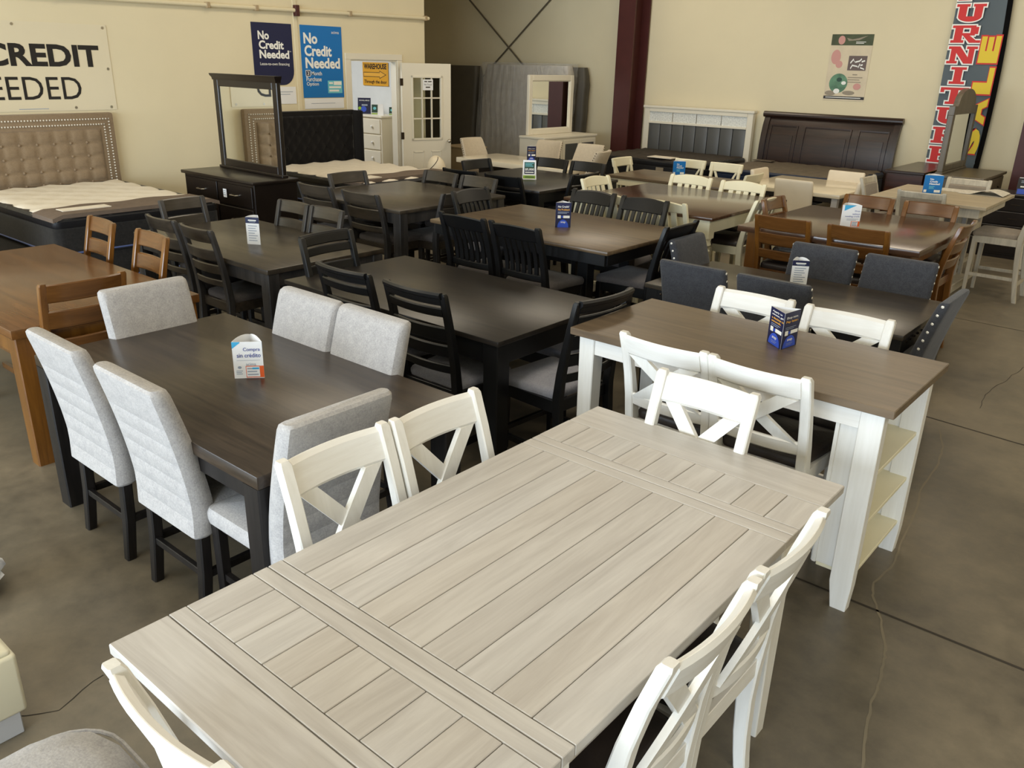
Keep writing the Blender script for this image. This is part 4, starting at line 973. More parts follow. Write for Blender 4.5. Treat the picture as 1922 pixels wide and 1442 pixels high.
    def serif(ch, a0, a1, b0, b1, mat, h, g=0.0):
        """slab-serif capital built from stems and bars; g fattens it for the white outline"""
        W, Hh = a1 - a0, b1 - b0; s = W * 0.27; q = Hh * 0.15
        def R(x0, x1, y0, y1): f.rect(mat, x0 - g, x1 + g, y0 - g, y1 + g, h)
        l = a0 + W * 0.1; rr = a1 - W * 0.1
        if ch == 'U':
            R(l, l + s, b0 + Hh * 0.28, b1); R(rr - s, rr, b0 + Hh * 0.28, b1); R(a0, l + s + W * 0.08, b1 - q, b1); R(rr - s - W * 0.06, a1, b1 - q, b1)
            f.disc(mat, (l + rr) / 2, b0 + Hh * 0.3, (rr - l) / 2 + g, Hh * 0.3 + g, h, PI, 2 * PI)
        elif ch == 'R':
            R(l, l + s, b0, b1); R(a0, l + s + W * 0.08, b0, b0 + q); R(a0, l + s, b1 - q, b1); R(l, rr - W * 0.1, b1 - q, b1); R(l, rr - W * 0.1, b0 + Hh * 0.42, b0 + Hh * 0.56)
            R(rr - s, rr, b0 + Hh * 0.5, b1 - q * 0.6)
            f.shape(mat, [(l + s - g, b0 + Hh * 0.46 + g), (l + s + W * 0.22 + g, b0 + Hh * 0.46 + g), (a1 + g, b0 - g), (a1 - W * 0.34 - g, b0 - g)], h); R(a1 - W * 0.34, a1 + 0.01, b0, b0 + q)
        elif ch == 'N':
            R(l, l + s * 0.7, b0, b1); R(rr - s * 0.7, rr, b0, b1); R(a0, l + s, b0, b0 + q); R(a0, l + s * 0.7, b1 - q, b1); R(rr - s, a1, b1 - q, b1)
            f.shape(mat, [(l - g, b1 + g), (l + s * 1.1 + g, b1 + g), (rr + g, b0 - g), (rr - s * 1.1 - g, b0 - g)], h)
        elif ch == 'I':
            c = (a0 + a1) / 2; R(c - s / 2, c + s / 2, b0, b1); R(c - s, c + s, b0, b0 + q); R(c - s, c + s, b1 - q, b1)
        elif ch == 'T':
            c = (a0 + a1) / 2; R(c - s / 2, c + s / 2, b0, b1); R(c - s, c + s, b0, b0 + q); R(a0, a1, b1 - q, b1); R(a0, a0 + s * 0.5, b1 - 2 * q, b1); R(a1 - s * 0.5, a1, b1 - 2 * q, b1)
        elif ch == 'F' or ch == 'E':
            R(l, l + s, b0, b1); R(a0, l + s, b1 - q, b1); R(l, a1, b1 - q, b1); R(a1 - s * 0.5, a1, b1 - 2 * q, b1); R(l, a1 - W * 0.2, b0 + Hh * 0.42, b0 + Hh * 0.58); R(a0, l + s + W * 0.06, b0, b0 + q)
            if ch == 'E': R(l, a1, b0, b0 + q); R(a1 - s * 0.5, a1, b0, b0 + 2 * q)
    z = 3.30
    for i, ch in enumerate('FURNITURE'):
        b1 = 2.925 - (i - 1) * 0.257; a0 = 0.02; a1 = 0.375
        serif(ch, a0, a1, b1 - 0.212, b1, 'ink_white', 1.0, 0.016)
        serif(ch, a0, a1, b1 - 0.212, b1, 'ink_red', 4.0, 0.0)
    for i, ch in enumerate('SALE'):
        b0 = 1.05 + i * 0.385
        f.text('ink_red', ch, 0.388, 0.645, b0 - 0.012, b0 + 0.352, 0.10, 2.0, 90); f.text('ink_yellow', ch, 0.402, 0.632, b0 + 0.006, b0 + 0.334, 0.07, 5.0, 90)
    f.done({'ink_white': 'letter_outline'})
build_signs()
# ------------------------------------------------------------------ beds (local: head at y=0, foot towards -y, width along x)
def mattress(name, label, loc, rz, w, l, z0, z1, top, side, border=None, runner=None, patch=None, piping=None, bumps=0.012):
    r = empty(name, label, 'mattress', loc, rz)
    def rr(k, z, lo=0.07):
        P = []
        for (sx, sy, a0) in ((-1, -1, PI), (1, -1, 1.5 * PI), (1, 1, 0), (-1, 1, 0.5 * PI)):
            for j in range(5):
                a = a0 + 0.5 * PI * j / 4; R = max(0.01, lo - k * 0.2)
                P.append((sx * (w / 2 - k - R) + R * math.cos(a), -l / 2 + sy * (l / 2 - k - R) + R * math.sin(a), z))
        return P
    zb = z1 - (z1 - z0) * 0.30
    MB().loft([rr(0.01, z0), rr(0, z0 + 0.01), rr(0, zb - 0.01), rr(0.008, zb)]).build('side_panel', M[side], r)
    MB().loft([rr(0.004, zb), rr(-0.004, zb + 0.02), rr(-0.004, z1 - 0.045), rr(0.012, z1 - 0.02)]).build('border', M[border or side], r)
    # quilted top: a grid with shallow tufts
    m = MB(); nx, ny = 22, 28; G = []
    for i in range(nx + 1):
        row = []
        for j in range(ny + 1):
            u, v = i / nx, j / ny
            e = min(u, 1 - u, v, 1 - v); z = z1 + bumps * (math.sin(u * PI * 9) * math.sin(v * PI * 11)) - 0.03 * math.exp(-e * 28) + random.uniform(-.002, .002)
            x = (u - 0.5) * (w - 0.012); y = -0.006 - v * (l - 0.012)
            c = max(0, abs(u - .5) - .47) * max(0, abs(v - .5) - .475)
            row.append(m.bm.verts.new((x * (1 - c * 30), y, z)))
        G.append(row)
    for i in range(nx):
        for j in range(ny): m.bm.faces.new((G[i][j], G[i + 1][j], G[i + 1][j + 1], G[i][j + 1]))
    edge = [G[i][0] for i in range(nx + 1)] + [G[nx][j] for j in range(1, ny + 1)] + [G[i][ny] for i in range(nx - 1, -1, -1)] + [G[0][j] for j in range(ny - 1, 0, -1)]
    lo = [m.bm.verts.new((v.co.x * 0.992, v.co.y * 0.995 - 0.004, z1 - 0.06)) for v in edge]
    for a in range(len(edge)):
        b = (a + 1) % len(edge); m.bm.faces.new((edge[a], edge[b], lo[b], lo[a]))
    m.build('quilted_top', M[top], r, 80)
    if runner:
        y0, y1, mat = runner; n = 18; L = []
        for i in range(n + 1):
            x = (i / n - 0.5) * (w + 0.012); e = 0.028 if i in (0, n) else 0
            a = y0 + 0.035 * math.sin(i * 0.9) * (1 if i not in (0, n) else 0)
            L.append([(x, -a, z1 + 0.016 - e), (x, -(a + y1) / 2, z1 + 0.018 - e), (x, -y1, z1 + 0.014 - e), (x, -y1, z1 - 0.02 - e), (x, -a, z1 - 0.02 - e)])
        MB().loft(L).build('foot_runner', M[mat], r, 50)
    if patch:
        for (x, y, a, b, mat) in patch: MB().box(x - a / 2, x + a / 2, -y - b / 2, -y + b / 2, z1 + 0.012, z1 + 0.0225).build('fabric_label', M[mat], r)
    if piping:
        MB().tube([(-w / 2 - 0.003, -0.05, z0 + 0.02), (-w / 2 - 0.003, -l + 0.06, z0 + 0.02), (-w / 2 + 0.06, -l - 0.003, z0 + 0.02), (w / 2 - 0.06, -l - 0.003, z0 + 0.02), (w / 2 + 0.003, -l + 0.06, z0 + 0.02), (w / 2 + 0.003, -0.05, z0 + 0.02)], 0.008, 6).build('piping', M[piping], r)
    return r
def boxspring(label, loc, rz, w, l, z0, z1, mat, foot='espresso'):
    r = empty('box_spring', label, 'box spring', loc, rz)
    MB().box(-w / 2, w / 2, -l, 0, z0, z1, 0.03, 2).build('side_panel', M[mat], r, 60)
    MB().tube([(-w / 2 - 0.002, -0.02, z0 + 0.02), (-w / 2 - 0.002, -l - 0.002, z0 + 0.02), (w / 2 + 0.002, -l - 0.002, z0 + 0.02), (w / 2 + 0.002, -0.02, z0 + 0.02)], 0.009, 6).build('piping', M['piping'], r)
    for sx in (-1, 1):
        for y in (-0.1, -l + 0.1): MB().box(sx * (w / 2 - 0.1) - 0.03, sx * (w / 2 - 0.1) + 0.03, y - 0.03, y + 0.03, 0, z0 + 0.01).build('leg', M[foot], r)
    return r
def tufted_headboard(label, loc, rz, w, h, mat, cols, rows, border, nails, wings, z0=0.25, diamond=False):
    r = empty('headboard', label, 'headboard', loc, rz)
    t = 0.09
    MB().box(-w / 2, w / 2, 0, t, z0, h, 0.02, 2).build('panel', M[mat], r)
    a0, a1, b0, b1 = -w / 2 + border, w / 2 - border, z0 + 0.05, h - border
    m = MB(); nx, nz = cols * 6, rows * 6; G = []
    for i in range(nx + 1):
        row = []
        for j in range(nz + 1):
            u, v = i / nx * cols, j / nz * rows
            if diamond: p, q = u + v, u - v; k = abs(math.sin(PI * p / 1)) ** 0.6 * abs(math.sin(PI * q / 1)) ** 0.6
            else: k = (abs(math.sin(PI * u)) * abs(math.sin(PI * v))) ** 0.35
            e = 0 if i in (0, nx) or j in (0, nz) else 1
            row.append(m.bm.verts.new((a0 + (a1 - a0) * i / nx, -0.006 - (0.022 if not diamond else 0.026) * k * e, b0 + (b1 - b0) * j / nz)))
        G.append(row)
    for i in range(nx):
        for j in range(nz): m.bm.faces.new((G[i][j], G[i + 1][j], G[i + 1][j + 1], G[i][j + 1]))
    tp = m.build('tufted_panel', M[mat], r, 80)
    md = tp.modifiers.new('s', 'SOLIDIFY'); md.thickness = 0.004
    m = MB()
    for i in range(1, cols):
        for j in range(1, rows):
            if diamond and (i + j) % 2: continue
            m.ball((a0 + (a1 - a0) * i / cols, -0.012, b0 + (b1 - b0) * j / rows), 0.014, 8, 6)
    m.build('tuft_buttons', M[mat], r)
    if nails:
        m = MB()
        for k in nails:
            n = 52
            for i in range(n): m.ball((-w / 2 + k + (w - 2 * k) * i / (n - 1), -0.006, h - k), 0.0095, 6, 4)
            for i in range(26):
                z = h - k - (h - k - z0 - 0.2) * i / 25
                for s in (-1, 1): m.ball((s * (w / 2 - k), -0.006, z), 0.0095, 6, 4)
        m.build('nailhead_trim', M['nail'], r)
    if wings:
        for s in (-1, 1): MB().box(s * w / 2 - (0.05 if s > 0 else 0.0), s * w / 2 + (0.05 if s < 0 else 0.0), -0.16, 0.01, z0, h - 0.004, 0.012, 2).build('wing', M[mat], r)
    for s in (-1, 1): MB().box(s * (w / 2 - 0.2) - 0.04, s * (w / 2 - 0.2) + 0.04, 0.02, 0.06, 0, z0 + 0.02).build('leg', M['espresso'], r)
    return r
RL = PI / 2     # heads on the partition: local -y (foot) must point to +X
def build_beds():
    # along the partition
    tufted_headboard('tan linen tufted headboard with double rows of silver nailheads', (WX + 0.10, 3.60, 0), RL, 1.68, 1.455, 'tan', 8, 6, 0.16, (0.06, 0.115), False, 0.42)
    boxspring('dark box spring under the ivory mattress of the tan bed', (WX + 0.145, 3.61, 0), RL, 1.53, 2.02, 0.16, 0.42, 'matside')
    mattress('mattress', 'ivory pillow-top mattress with grey foot runner in front of the tan headboard', (WX + 0.145, 3.61, 0), RL, 1.54, 2.03, 0.425, 0.765, 'mattop', 'matside', 'matblack', (1.62, 2.035, 'matgrey'), [(-0.42, 1.83, 0.42, 0.14, 'mattop'), (0.5, 1.9, 0.2, 0.05, 'mattop')], 'piping')
    tufted_headboard('black velvet winged headboard with diamond tufting', (WX + 0.10, 6.98, 0), RL, 1.70, 1.41, 'blackfab', 10, 5, 0.06, None, True, 0.3, True)
    boxspring('dark box spring under the ivory mattress of the black bed', (WX + 0.145, 6.98, 0), RL, 1.53, 2.02, 0.16, 0.42, 'matside')
    mattress('mattress', 'ivory quilted mattress with grey-brown stripe in front of the black headboard', (WX + 0.145, 6.98, 0), RL, 1.54, 2.03, 0.425, 0.765, 'mattop', 'matside', 'matblack', (1.62, 1.96, 'matgrey'), [(-0.5, 1.8, 0.2, 0.2, 'mattop')], 'piping', 0.016)
    boxspring('pale box spring at the very edge of the view before the tan bed', (WX + 0.2, 1.72, 0), RL, 1.53, 1.72, 0.10, 0.36, 'stone', 'greyleg')
    mattress('mattress', 'pale quilted mattress corner at the edge of the view before the tan bed', (WX + 0.2, 1.72, 0), RL, 1.54, 1.73, 0.365, 0.75, 'matgrey', 'stone', 'stone')
    # along the back wall
    r = empty('headboard', 'white panel headboard with mosaic shell band and grey channelled centre', 'headboard', (-6.99, 12.98, 0)); w, h = 2.0, 1.43
    MB().box(-w / 2, -w / 2 + 0.10, -0.04, 0.05, 0, h, 0.006).build('post', M['trimw'], r); MB().box(w / 2 - 0.10, w / 2, -0.04, 0.05, 0, h, 0.006).build('post', M['trimw'], r)
    MB().box(-w / 2 - 0.02, w / 2 + 0.02, -0.06, 0.06, h - 0.02, h + 0.02, 0.006).box(-w / 2 + 0.1, w / 2 - 0.1, -0.045, 0.05, h - 0.08, h - 0.02, 0.004).box(-w / 2 + 0.1, w / 2 - 0.1, -0.045, 0.05, h - 0.27, h - 0.235, 0.004).build('rail', M['trimw'], r)
    MB().box(-w / 2 + 0.1, w / 2 - 0.1, -0.02, 0.05, h - 0.235, h - 0.08).build('mosaic_band', M['crystal'], r)
    m = MB()
    for i in range(3): m.box(-w / 2 + 0.1 + 0.45 * (i + 1) - 0.006, -w / 2 + 0.1 + 0.45 * (i + 1) + 0.006, -0.024, -0.01, h - 0.235, h - 0.08)
    m.build('band_divider', M['steel'], r)
    m = MB(); n = 8; pw = (w - 0.2) / n
    for i in range(n): m.box(-w / 2 + 0.1 + i * pw + 0.004, -w / 2 + 0.1 + (i + 1) * pw - 0.004, -0.03, 0.04, 0.4, h - 0.27, 0.012, 2)
    m.build('channel_panel', M['greyleather'], r)
    boxspring('black box spring of the white panel bed', (-6.99, 12.93, 0), 0, 1.93, 1.50, 0.14, 0.40, 'matblack')
    rm = mattress('mattress', 'black mattress with white label patch in front of the white panel headboard', (-6.99, 12.93, 0), 0, 1.95, 1.53, 0.405, 0.75, 'matbrown', 'matblack', 'matblack', None, [(0.25, 1.38, 0.42, 0.24, 'mattop')], 'rod')
    # grey square sewn on the front border
    q = MB().box(-0.065, 0.065, -0.004, 0, 0.53, 0.63).build('fabric_label', M['stone']); q.parent = rm; q.location = (0.3, -1.536, 0)
    # sleigh headboard
    r = empty('headboard', 'dark mahogany sleigh headboard with raised panels on the back wall', 'headboard', (-4.80, 12.92, 0)); w, h = 2.06, 1.455
    prof = [(0.02, 0.3), (0.02, 0.75), (0.03, 0.95), (0.055, 1.12), (0.09, 1.26), (0.125, 1.35), (0.15, 1.41)]
    def slab(x0, x1, t, z0=0, z1=9, off=0.0): return MB().loft([[(x, y - off, z) for y, z in prof if z0 <= z <= z1] + [(x, y + t - off, z) for y, z in reversed(prof) if z0 <= z <= z1] for x in (x0, x1)])
    slab(-w / 2 + 0.02, w / 2 - 0.02, 0.035).build('panel', M['mahog'], r)
    for x0, x1 in ((-w / 2, -w / 2 + 0.09), (w / 2 - 0.09, w / 2)): slab(x0, x1, 0.07, off=0.03).build('post', M['mahogz'], r)
    MB().tube([(-w / 2 - 0.02, 0.11, 1.415), (w / 2 + 0.02, 0.11, 1.415)], 0.045, 12).build('scroll_rail', M['mahog'], r)
    m = MB()
    for a, b in ((-0.9, -0.46), (-0.36, 0.36), (0.46, 0.9)):
        m.add(slab(a, a + 0.02, 0.03, 0.3, 1.27, 0.018)).add(slab(b - 0.02, b, 0.03, 0.3, 1.27, 0.018)); m.box(a, b, 0.075, 0.11, 1.245, 1.265)
        m.add(slab(a + 0.06, b - 0.06, 0.03, 0.3, 1.13, 0.012))
    m.build('panel_moulding', M['mahog'], r)
    boxspring('box spring of the sleigh bed', (-4.80, 12.85, 0), 0, 1.93, 1.42, 0.14, 0.40, 'matblack')
    mattress('mattress', 'grey mattress with dark blue border in front of the sleigh headboard', (-4.80, 12.85, 0), 0, 1.95, 1.45, 0.405, 0.74, 'matbluegrey', 'matblue', 'matblue', None, [(-0.75, 0.3, 0.3, 0.14, 'matbluegrey')], None)
    # wrapped mattresses on edge
    def wrapped(name, label, loc, w, h, t, lean, mat, film):
        r = empty(name, label, 'mattress', loc)
        m = MB(); L = []
        for i in range(15):
            z = h * i / 14; y = lean * z / h; k = 0.06 if i in (0, 14) else 0.02 if i in (1, 13) else 0.0; wob = 0.012 * math.sin(i * 1.7)
            L.append(rrect(0, y, z, w - 2 * k + wob, t - k, 0.5))
        m.loft(L).build('mattress_body', M[mat], r, 60)
        if film:
            # gathered folds of film across the front face
            fm = MB(); G = []; nx, nz = 70, 24
            for i in range(nx + 1):
                u = i / nx; x = (u - 0.5) * (w + 0.03); amp = 0.004 + 0.022 * math.exp(-((u - 0.2) / 0.13) ** 2) + 0.008 * math.exp(-((u - 0.85) / 0.1) ** 2)
                row = []
                for j in range(nz + 1):
                    v = j / nz; z = 0.02 + (h - 0.03) * v; ph = 4 * math.sin(v * 2.1) + 1.3 * math.sin(v * 9 + u * 5)
                    row.append(fm.bm.verts.new((x, -t / 2 - 0.036 + lean * z / h - amp * (math.sin(u * 95 + ph) + 0.6 * math.sin(u * 47 - 2 * ph)), z)))
                G.append(row)
            for i in range(nx):
                for j in range(nz): fm.bm.faces.new((G[i][j], G[i + 1][j], G[i + 1][j + 1], G[i][j + 1]))
            fm.build('film_folds', M['plastic'], r, 80)
            L = []
            for i in range(31):
                z = -0.0 + (h + 0.035) * i / 30; y = lean * z / h; L.append([(x * (1 + 0.006 * math.sin(i * 2.3 + k)), yy + y + 0.012 * math.sin(k * 2.7 + i * 1.1 + x * 9), z) for k, (x, yy, _) in enumerate(rrect(0, 0, 0, w + 0.05, t + 0.05, 0.35))])
            MB().loft(L).build('plastic_film', M['plastic'], r, 60)
        return r
    wrapped('wrapped_mattress', 'plastic-wrapped grey mattress standing on edge behind the white dresser', (-10.38, 12.51, 0), 2.05, 2.04, 0.30, 0.16, 'wrap', True)
    wrapped('wrapped_mattress', 'second grey mattress behind the plastic-wrapped one, only its edge showing', (-10.22, 12.87, 0), 2.0, 2.02, 0.20, 0.10, 'wrapdk', False)
    wrapped('wrapped_mattress', 'dark wrapped mattress standing on edge behind the open glazed door', (-12.45, 12.65, 0), 1.55, 2.0, 0.28, 0.16, 'wrapdk', False)
build_beds()
# ------------------------------------------------------------------ case furniture
def drawer_front(m, x0, x1, y, z0, z1, t=0.016): m.box(x0, x1, y - t, y, z0, z1, 0.004)
def build_cases():
    # black dresser with a big mirror (front faces -Y)
    X0, X1, Y0, Y1, h = -8.73, -7.36, 4.73, 5.28, 0.90
    cx = (X0 + X1) / 2; w = X1 - X0; d = Y1 - Y0
    r = empty('dresser', 'long black dresser with bar handles standing between the two beds', 'dresser', (cx, Y0, 0))
    MB().box(-w / 2 + 0.03, w / 2 - 0.03, 0.03, d - 0.01, 0.06, h - 0.035, 0.004).build('carcass', M['espresso'], r)
    MB().box(-w / 2, w / 2, 0, d, h - 0.035, h, 0.008, 2).build('top', M['espresso'], r)
    for sx in (-1, 1):
        for y in (0.03, d - 0.08): MB().box(sx * (w / 2 - 0.06) - 0.03, sx * (w / 2 - 0.06) + 0.03, y, y + 0.06, 0, 0.07).build('foot', M['espresso'], r)
    for j, (a, b) in enumerate(((0.63, 0.84), (0.37, 0.61), (0.10, 0.35))):
        for i in (-1, 1):
            m = MB(); x0, x1 = (-w / 2 + 0.06, -0.012) if i < 0 else (0.012, w / 2 - 0.06)
            drawer_front(m, x0, x1, 0.03, a, b); dr = m.build('drawer', M['espresso'], r)
            c = (x0 + x1) / 2; MB().tube([(c - 0.06, 0.014, (a + b) / 2), (c - 0.05, -0.012, (a + b) / 2), (c + 0.05, -0.012, (a + b) / 2), (c + 0.06, 0.014, (a + b) / 2)], 0.007, 6).build('handle', M['steel'], dr)
    q = MB().box(-0.03, 0.03, -0.003, 0, 0, 0.085).build('price_tag', M['paper']); q.location = (X0 + 0.86, Y0 - 0.006, 0.70); tag(q, 'white price tag hanging from a drawer of the black dresser', 'tag')
    f = Face((-0.03, -0.003, 0), (1, 0, 0), (0, 0, 1), q); f.lines('ink_grey', 0.008, 0.052, 0.07, 3, 0.02, 0.006); f.done({})
    # its mirror
    r = empty('mirror', 'black framed mirror on the black dresser reflecting the tan headboard', 'mirror', (-8.06, 5.19, 0.901), math.radians(-2)); w, h = 1.22, 0.985
    m = MB(); m.box(-w / 2, -w / 2 + 0.085, -0.02, 0.03, 0.02, h - 0.06, 0.006).box(w / 2 - 0.085, w / 2, -0.02, 0.03, 0.02, h - 0.06, 0.006).box(-w / 2 + 0.085, w / 2 - 0.085, -0.02, 0.03, 0.02, 0.10, 0.006).box(-w / 2 + 0.085, w / 2 - 0.085, -0.02, 0.03, h - 0.13, h - 0.06, 0.006)
    m.box(-w / 2 - 0.015, w / 2 + 0.015, -0.035, 0.04, 0, 0.025, 0.004); m.build('frame', M['espresso'], r)
    MB().loft([[(-w / 2 - e, -0.025 - e, z), (w / 2 + e, -0.025 - e, z), (w / 2 + e, 0.035, z), (-w / 2 - e, 0.035, z)] for z, e in ((h - 0.065, 0.002), (h - 0.04, 0.006), (h - 0.02, 0.02), (h, 0.024))]).build('crown', M['espresso'], r)
    MB().box(-w / 2 + 0.08, w / 2 - 0.08, -0.004, 0.004, 0.09, h - 0.12).build('mirror_pane', M['mirror'], r)
    MB().box(-w / 2 + 0.05, w / 2 - 0.05, 0.006, 0.024, 0.06, h - 0.08).build('backing', M['espresso'], r)
    for s in (-1, 1): MB().box(s * 0.42 - 0.03, s * 0.42 + 0.03, 0.03, 0.05, 0, h - 0.15).build('support', M['espresso'], r)
    # white dresser, long side along Y, front faces +X
    X0, X1, Y0, Y1, h = -9.03, -8.50, 10.82, 12.30, 0.965; w = Y1 - Y0; d = X1 - X0
    r = empty('dresser', 'white dresser with grey inset doors behind the beige nailhead chairs', 'dresser', (X1, (Y0 + Y1) / 2, 0), PI / 2)
    MB().box(-w / 2 + 0.02, w / 2 - 0.02, 0.02, d, 0.05, h - 0.035, 0.004).build('carcass', M['trimw'], r)
    MB().box(-w / 2, w / 2, 0, d, h - 0.035, h, 0.006).build('top', M['trimw'], r)
    for i in range(3):
        a, b = -w / 2 + 0.05 + i * (w - 0.1) / 3, -w / 2 + 0.05 + (i + 1) * (w - 0.1) / 3
        for z0, z1 in ((0.52, 0.90), (0.1, 0.48)):
            q = MB(); q.box(a + 0.01, b - 0.01, 0.0, 0.02, z0, z1, 0.003); dr = q.build('door', M['trimw'], r)
            MB().box(a + 0.06, b - 0.06, -0.004, 0.002, z0 + 0.06, z1 - 0.06, 0.002).build('inset_panel', M['greyleather'], dr)
    for sx in (-1, 1):
        for y in (0.05, d - 0.1): MB().box(sx * (w / 2 - 0.07) - 0.03, sx * (w / 2 - 0.07) + 0.03, y, y + 0.06, 0, 0.06).build('foot', M['trimw'], r)
    r = empty('mirror', 'white framed mirror on the white dresser reflecting the red column', 'mirror', (-8.96, 11.53, 0.966), PI / 2); w, h = 1.20, 0.93
    m = MB()
    for a, b, c, dd in ((-w / 2, -w / 2 + 0.09, 0, h), (w / 2 - 0.09, w / 2, 0, h), (-w / 2 + 0.09, w / 2 - 0.09, 0, 0.09), (-w / 2 + 0.09, w / 2 - 0.09, h - 0.09, h)): m.box(a, b, -0.035, 0.02, c, dd, 0.008)
    for a, b, c, dd in ((-w / 2 + 0.07, -w / 2 + 0.10, 0.08, h - 0.08), (w / 2 - 0.10, w / 2 - 0.07, 0.08, h - 0.08), (-w / 2 + 0.1, w / 2 - 0.1, 0.07, 0.1), (-w / 2 + 0.1, w / 2 - 0.1, h - 0.1, h - 0.07)): m.box(a, b, -0.022, 0.01, c, dd, 0.003)
    m.build('frame', M['trimw'], r)
    MB().box(-w / 2 + 0.08, w / 2 - 0.08, -0.004, 0.004, 0.08, h - 0.08).build('mirror_pane', M['mirror'], r)
    MB().box(-w / 2 + 0.04, w / 2 - 0.04, 0.006, 0.018, 0.04, h - 0.04).build('backing', M['lightbox'], r)
    # two dressers end-on by the flag
    r = empty('dresser', 'red-brown dresser seen from its end, left of the arched mirror', 'dresser', (-3.19, 12.22, 0)); h = 0.90
    MB().box(-0.21, 0.23, -0.71, 0.70, 0.05, h - 0.035, 0.004).build('carcass', M['redwood'], r); MB().box(-0.24, 0.25, -0.74, 0.72, h - 0.035, h, 0.006).build('top', M['mahog'], r)
    for i in range(3):
        for k in range(2):
            dr = MB().box(-0.226, -0.21, -0.69 + k * 0.70, -0.02 + k * 0.70, 0.1 + i * 0.255, 0.335 + i * 0.255, 0.003).build('drawer', M['redwood'], r)
            MB().ball((-0.238, -0.35 + k * 0.7, 0.22 + i * 0.255), 0.014, 8, 6).build('knob', M['bronze'], dr)
    for sx in (-1, 1):
        for sy in (-1, 1): MB().box(sx * 0.17 - 0.03, sx * 0.17 + 0.03, sy * 0.65 - 0.03, sy * 0.65 + 0.03, 0, 0.06).build('foot', M['redwood'], r)
    r = empty('dresser', 'grey-brown dresser carrying the arched mirror in front of the feather flag', 'dresser', (-2.56, 12.05, 0))
    MB().box(-0.28, 0.28, -0.60, 0.58, 0.05, h - 0.035, 0.004).build('carcass', M['sage'], r); MB().box(-0.31, 0.31, -0.63, 0.61, h - 0.035, h, 0.006).build('top', M['sage'], r)
    for i in range(3):
        dr = MB().box(0.28, 0.296, -0.56, 0.54, 0.1 + i * 0.255, 0.335 + i * 0.255, 0.003).build('drawer', M['sage'], r)
        for y in (-0.3, 0.28): MB().ball((0.308, y, 0.22 + i * 0.255), 0.014, 8, 6).build('knob', M['bronze'], dr)
    for sx in (-1, 1):
        for sy in (-1, 1): MB().box(sx * 0.23 - 0.03, sx * 0.23 + 0.03, sy * 0.54 - 0.03, sy * 0.54 + 0.03, 0, 0.06).build('foot', M['sage'], r)
    r = empty('mirror', 'dark arched mirror standing edge-on in front of the feather flag', 'mirror', (-2.78, 12.06, 0.901), PI / 2); w, h = 1.12, 0.80
    def arch(x): return h + 0.20 * max(0.0, 1 - (x / 0.42) ** 2) ** 0.5 if abs(x) < 0.42 else h
    xs = [-w / 2] + [-0.42 + 0.84 * i / 16 for i in range(17)] + [w / 2]
    m = MB(); m.box(-w / 2, -w / 2 + 0.09, -0.03, 0.035, 0.026, h - 0.101, 0.004).box(w / 2 - 0.09, w / 2, -0.03, 0.035, 0.026, h - 0.101, 0.004).box(-w / 2 + 0.091, w / 2 - 0.091, -0.028, 0.033, 0.026, 0.10, 0.004)
    m.loft([[(x, -0.03, h - 0.10), (x, 0.035, h - 0.10), (x, 0.035, arch(x)), (x, -0.03, arch(x))] for x in xs]); m.box(-w / 2 - 0.02, w / 2 + 0.02, -0.04, 0.045, 0, 0.025, 0.004)
    m.build('frame', M['sage'], r)
    MB().box(-w / 2 + 0.085, w / 2 - 0.085, -0.006, 0.002, 0.095, h - 0.095).build('mirror_pane', M['mirror'], r)
    MB().box(-w / 2 + 0.05, w / 2 - 0.05, 0.004, 0.03, 0.06, h - 0.03).build('backing', M['espresso'], r)
    # dark chest and white cabinet at the aisle edge
    r = empty('chest_of_drawers', 'dark brown chest of drawers behind the pedestal table, leaflet standing on it', 'chest', (-1.86, 11.40, 0)); w, d, h = 0.86, 0.45, 0.76
    MB().box(-w / 2, w / 2, 0.016, d, 0.04, h - 0.03, 0.003).build('carcass', M['espresso'], r); MB().box(-w / 2 - 0.015, w / 2 + 0.015, 0, d, h - 0.03, h, 0.005).build('top', M['espresso'], r)
    for i in range(4):
        dr = MB().box(-w / 2 + 0.015, w / 2 - 0.015, 0, 0.02, 0.07 + i * 0.165, 0.222 + i * 0.165, 0.003).build('drawer', M['espresso'], r)
        MB().box(-0.05, 0.05, -0.012, 0.002, 0.14 + i * 0.165, 0.15 + i * 0.165).build('handle', M['bronze'], dr)
    MB().box(-w / 2 + 0.02, w / 2 - 0.02, 0.03, d - 0.02, 0, 0.045).build('plinth', M['espresso'], r)
    r = empty('cabinet', 'low white cabinet at the edge of the view behind the lone pale stool', 'cabinet', (-1.33, 10.83, 0))
    MB().box(-0.30, 0.32, 0.012, 0.42, 0, 0.50, 0.003).build('carcass', M['trimw'], r)
    MB().box(-0.295, 0.315, 0, 0.016, 0.012, 0.215, 0.002).build('drawer', M['trimw'], r); MB().box(-0.295, 0.315, 0, 0.016, 0.225, 0.485, 0.002).build('drawer', M['trimw'], r)
    # white chest in the office
    r = empty('chest_of_drawers', 'tall white chest of drawers in the office behind the doorway', 'chest', (-10.38, 8.70, 0)); w, d, h = 0.84, 0.46, 1.27
    MB().box(-w / 2 + 0.02, w / 2 - 0.02, 0.02, d, 0.0, h - 0.03, 0.004).build('carcass', M['trimw'], r); MB().box(-w / 2, w / 2, 0, d, h - 0.03, h, 0.006).build('top', M['trimw'], r)
    for i in range(5):
        z = 0.08 + i * 0.232
        dr = MB().box(-w / 2 + 0.05, w / 2 - 0.05, 0.004, 0.022, z, z + 0.21, 0.004).build('drawer', M['trimw'], r)
        for x in (-0.2, 0.2): MB().ball((x, -0.012, z + 0.105), 0.018, 8, 6).tube([(x, 0.006, z + 0.105), (x, -0.01, z + 0.105)], 0.008, 6).build('knob', M['paper'], dr)
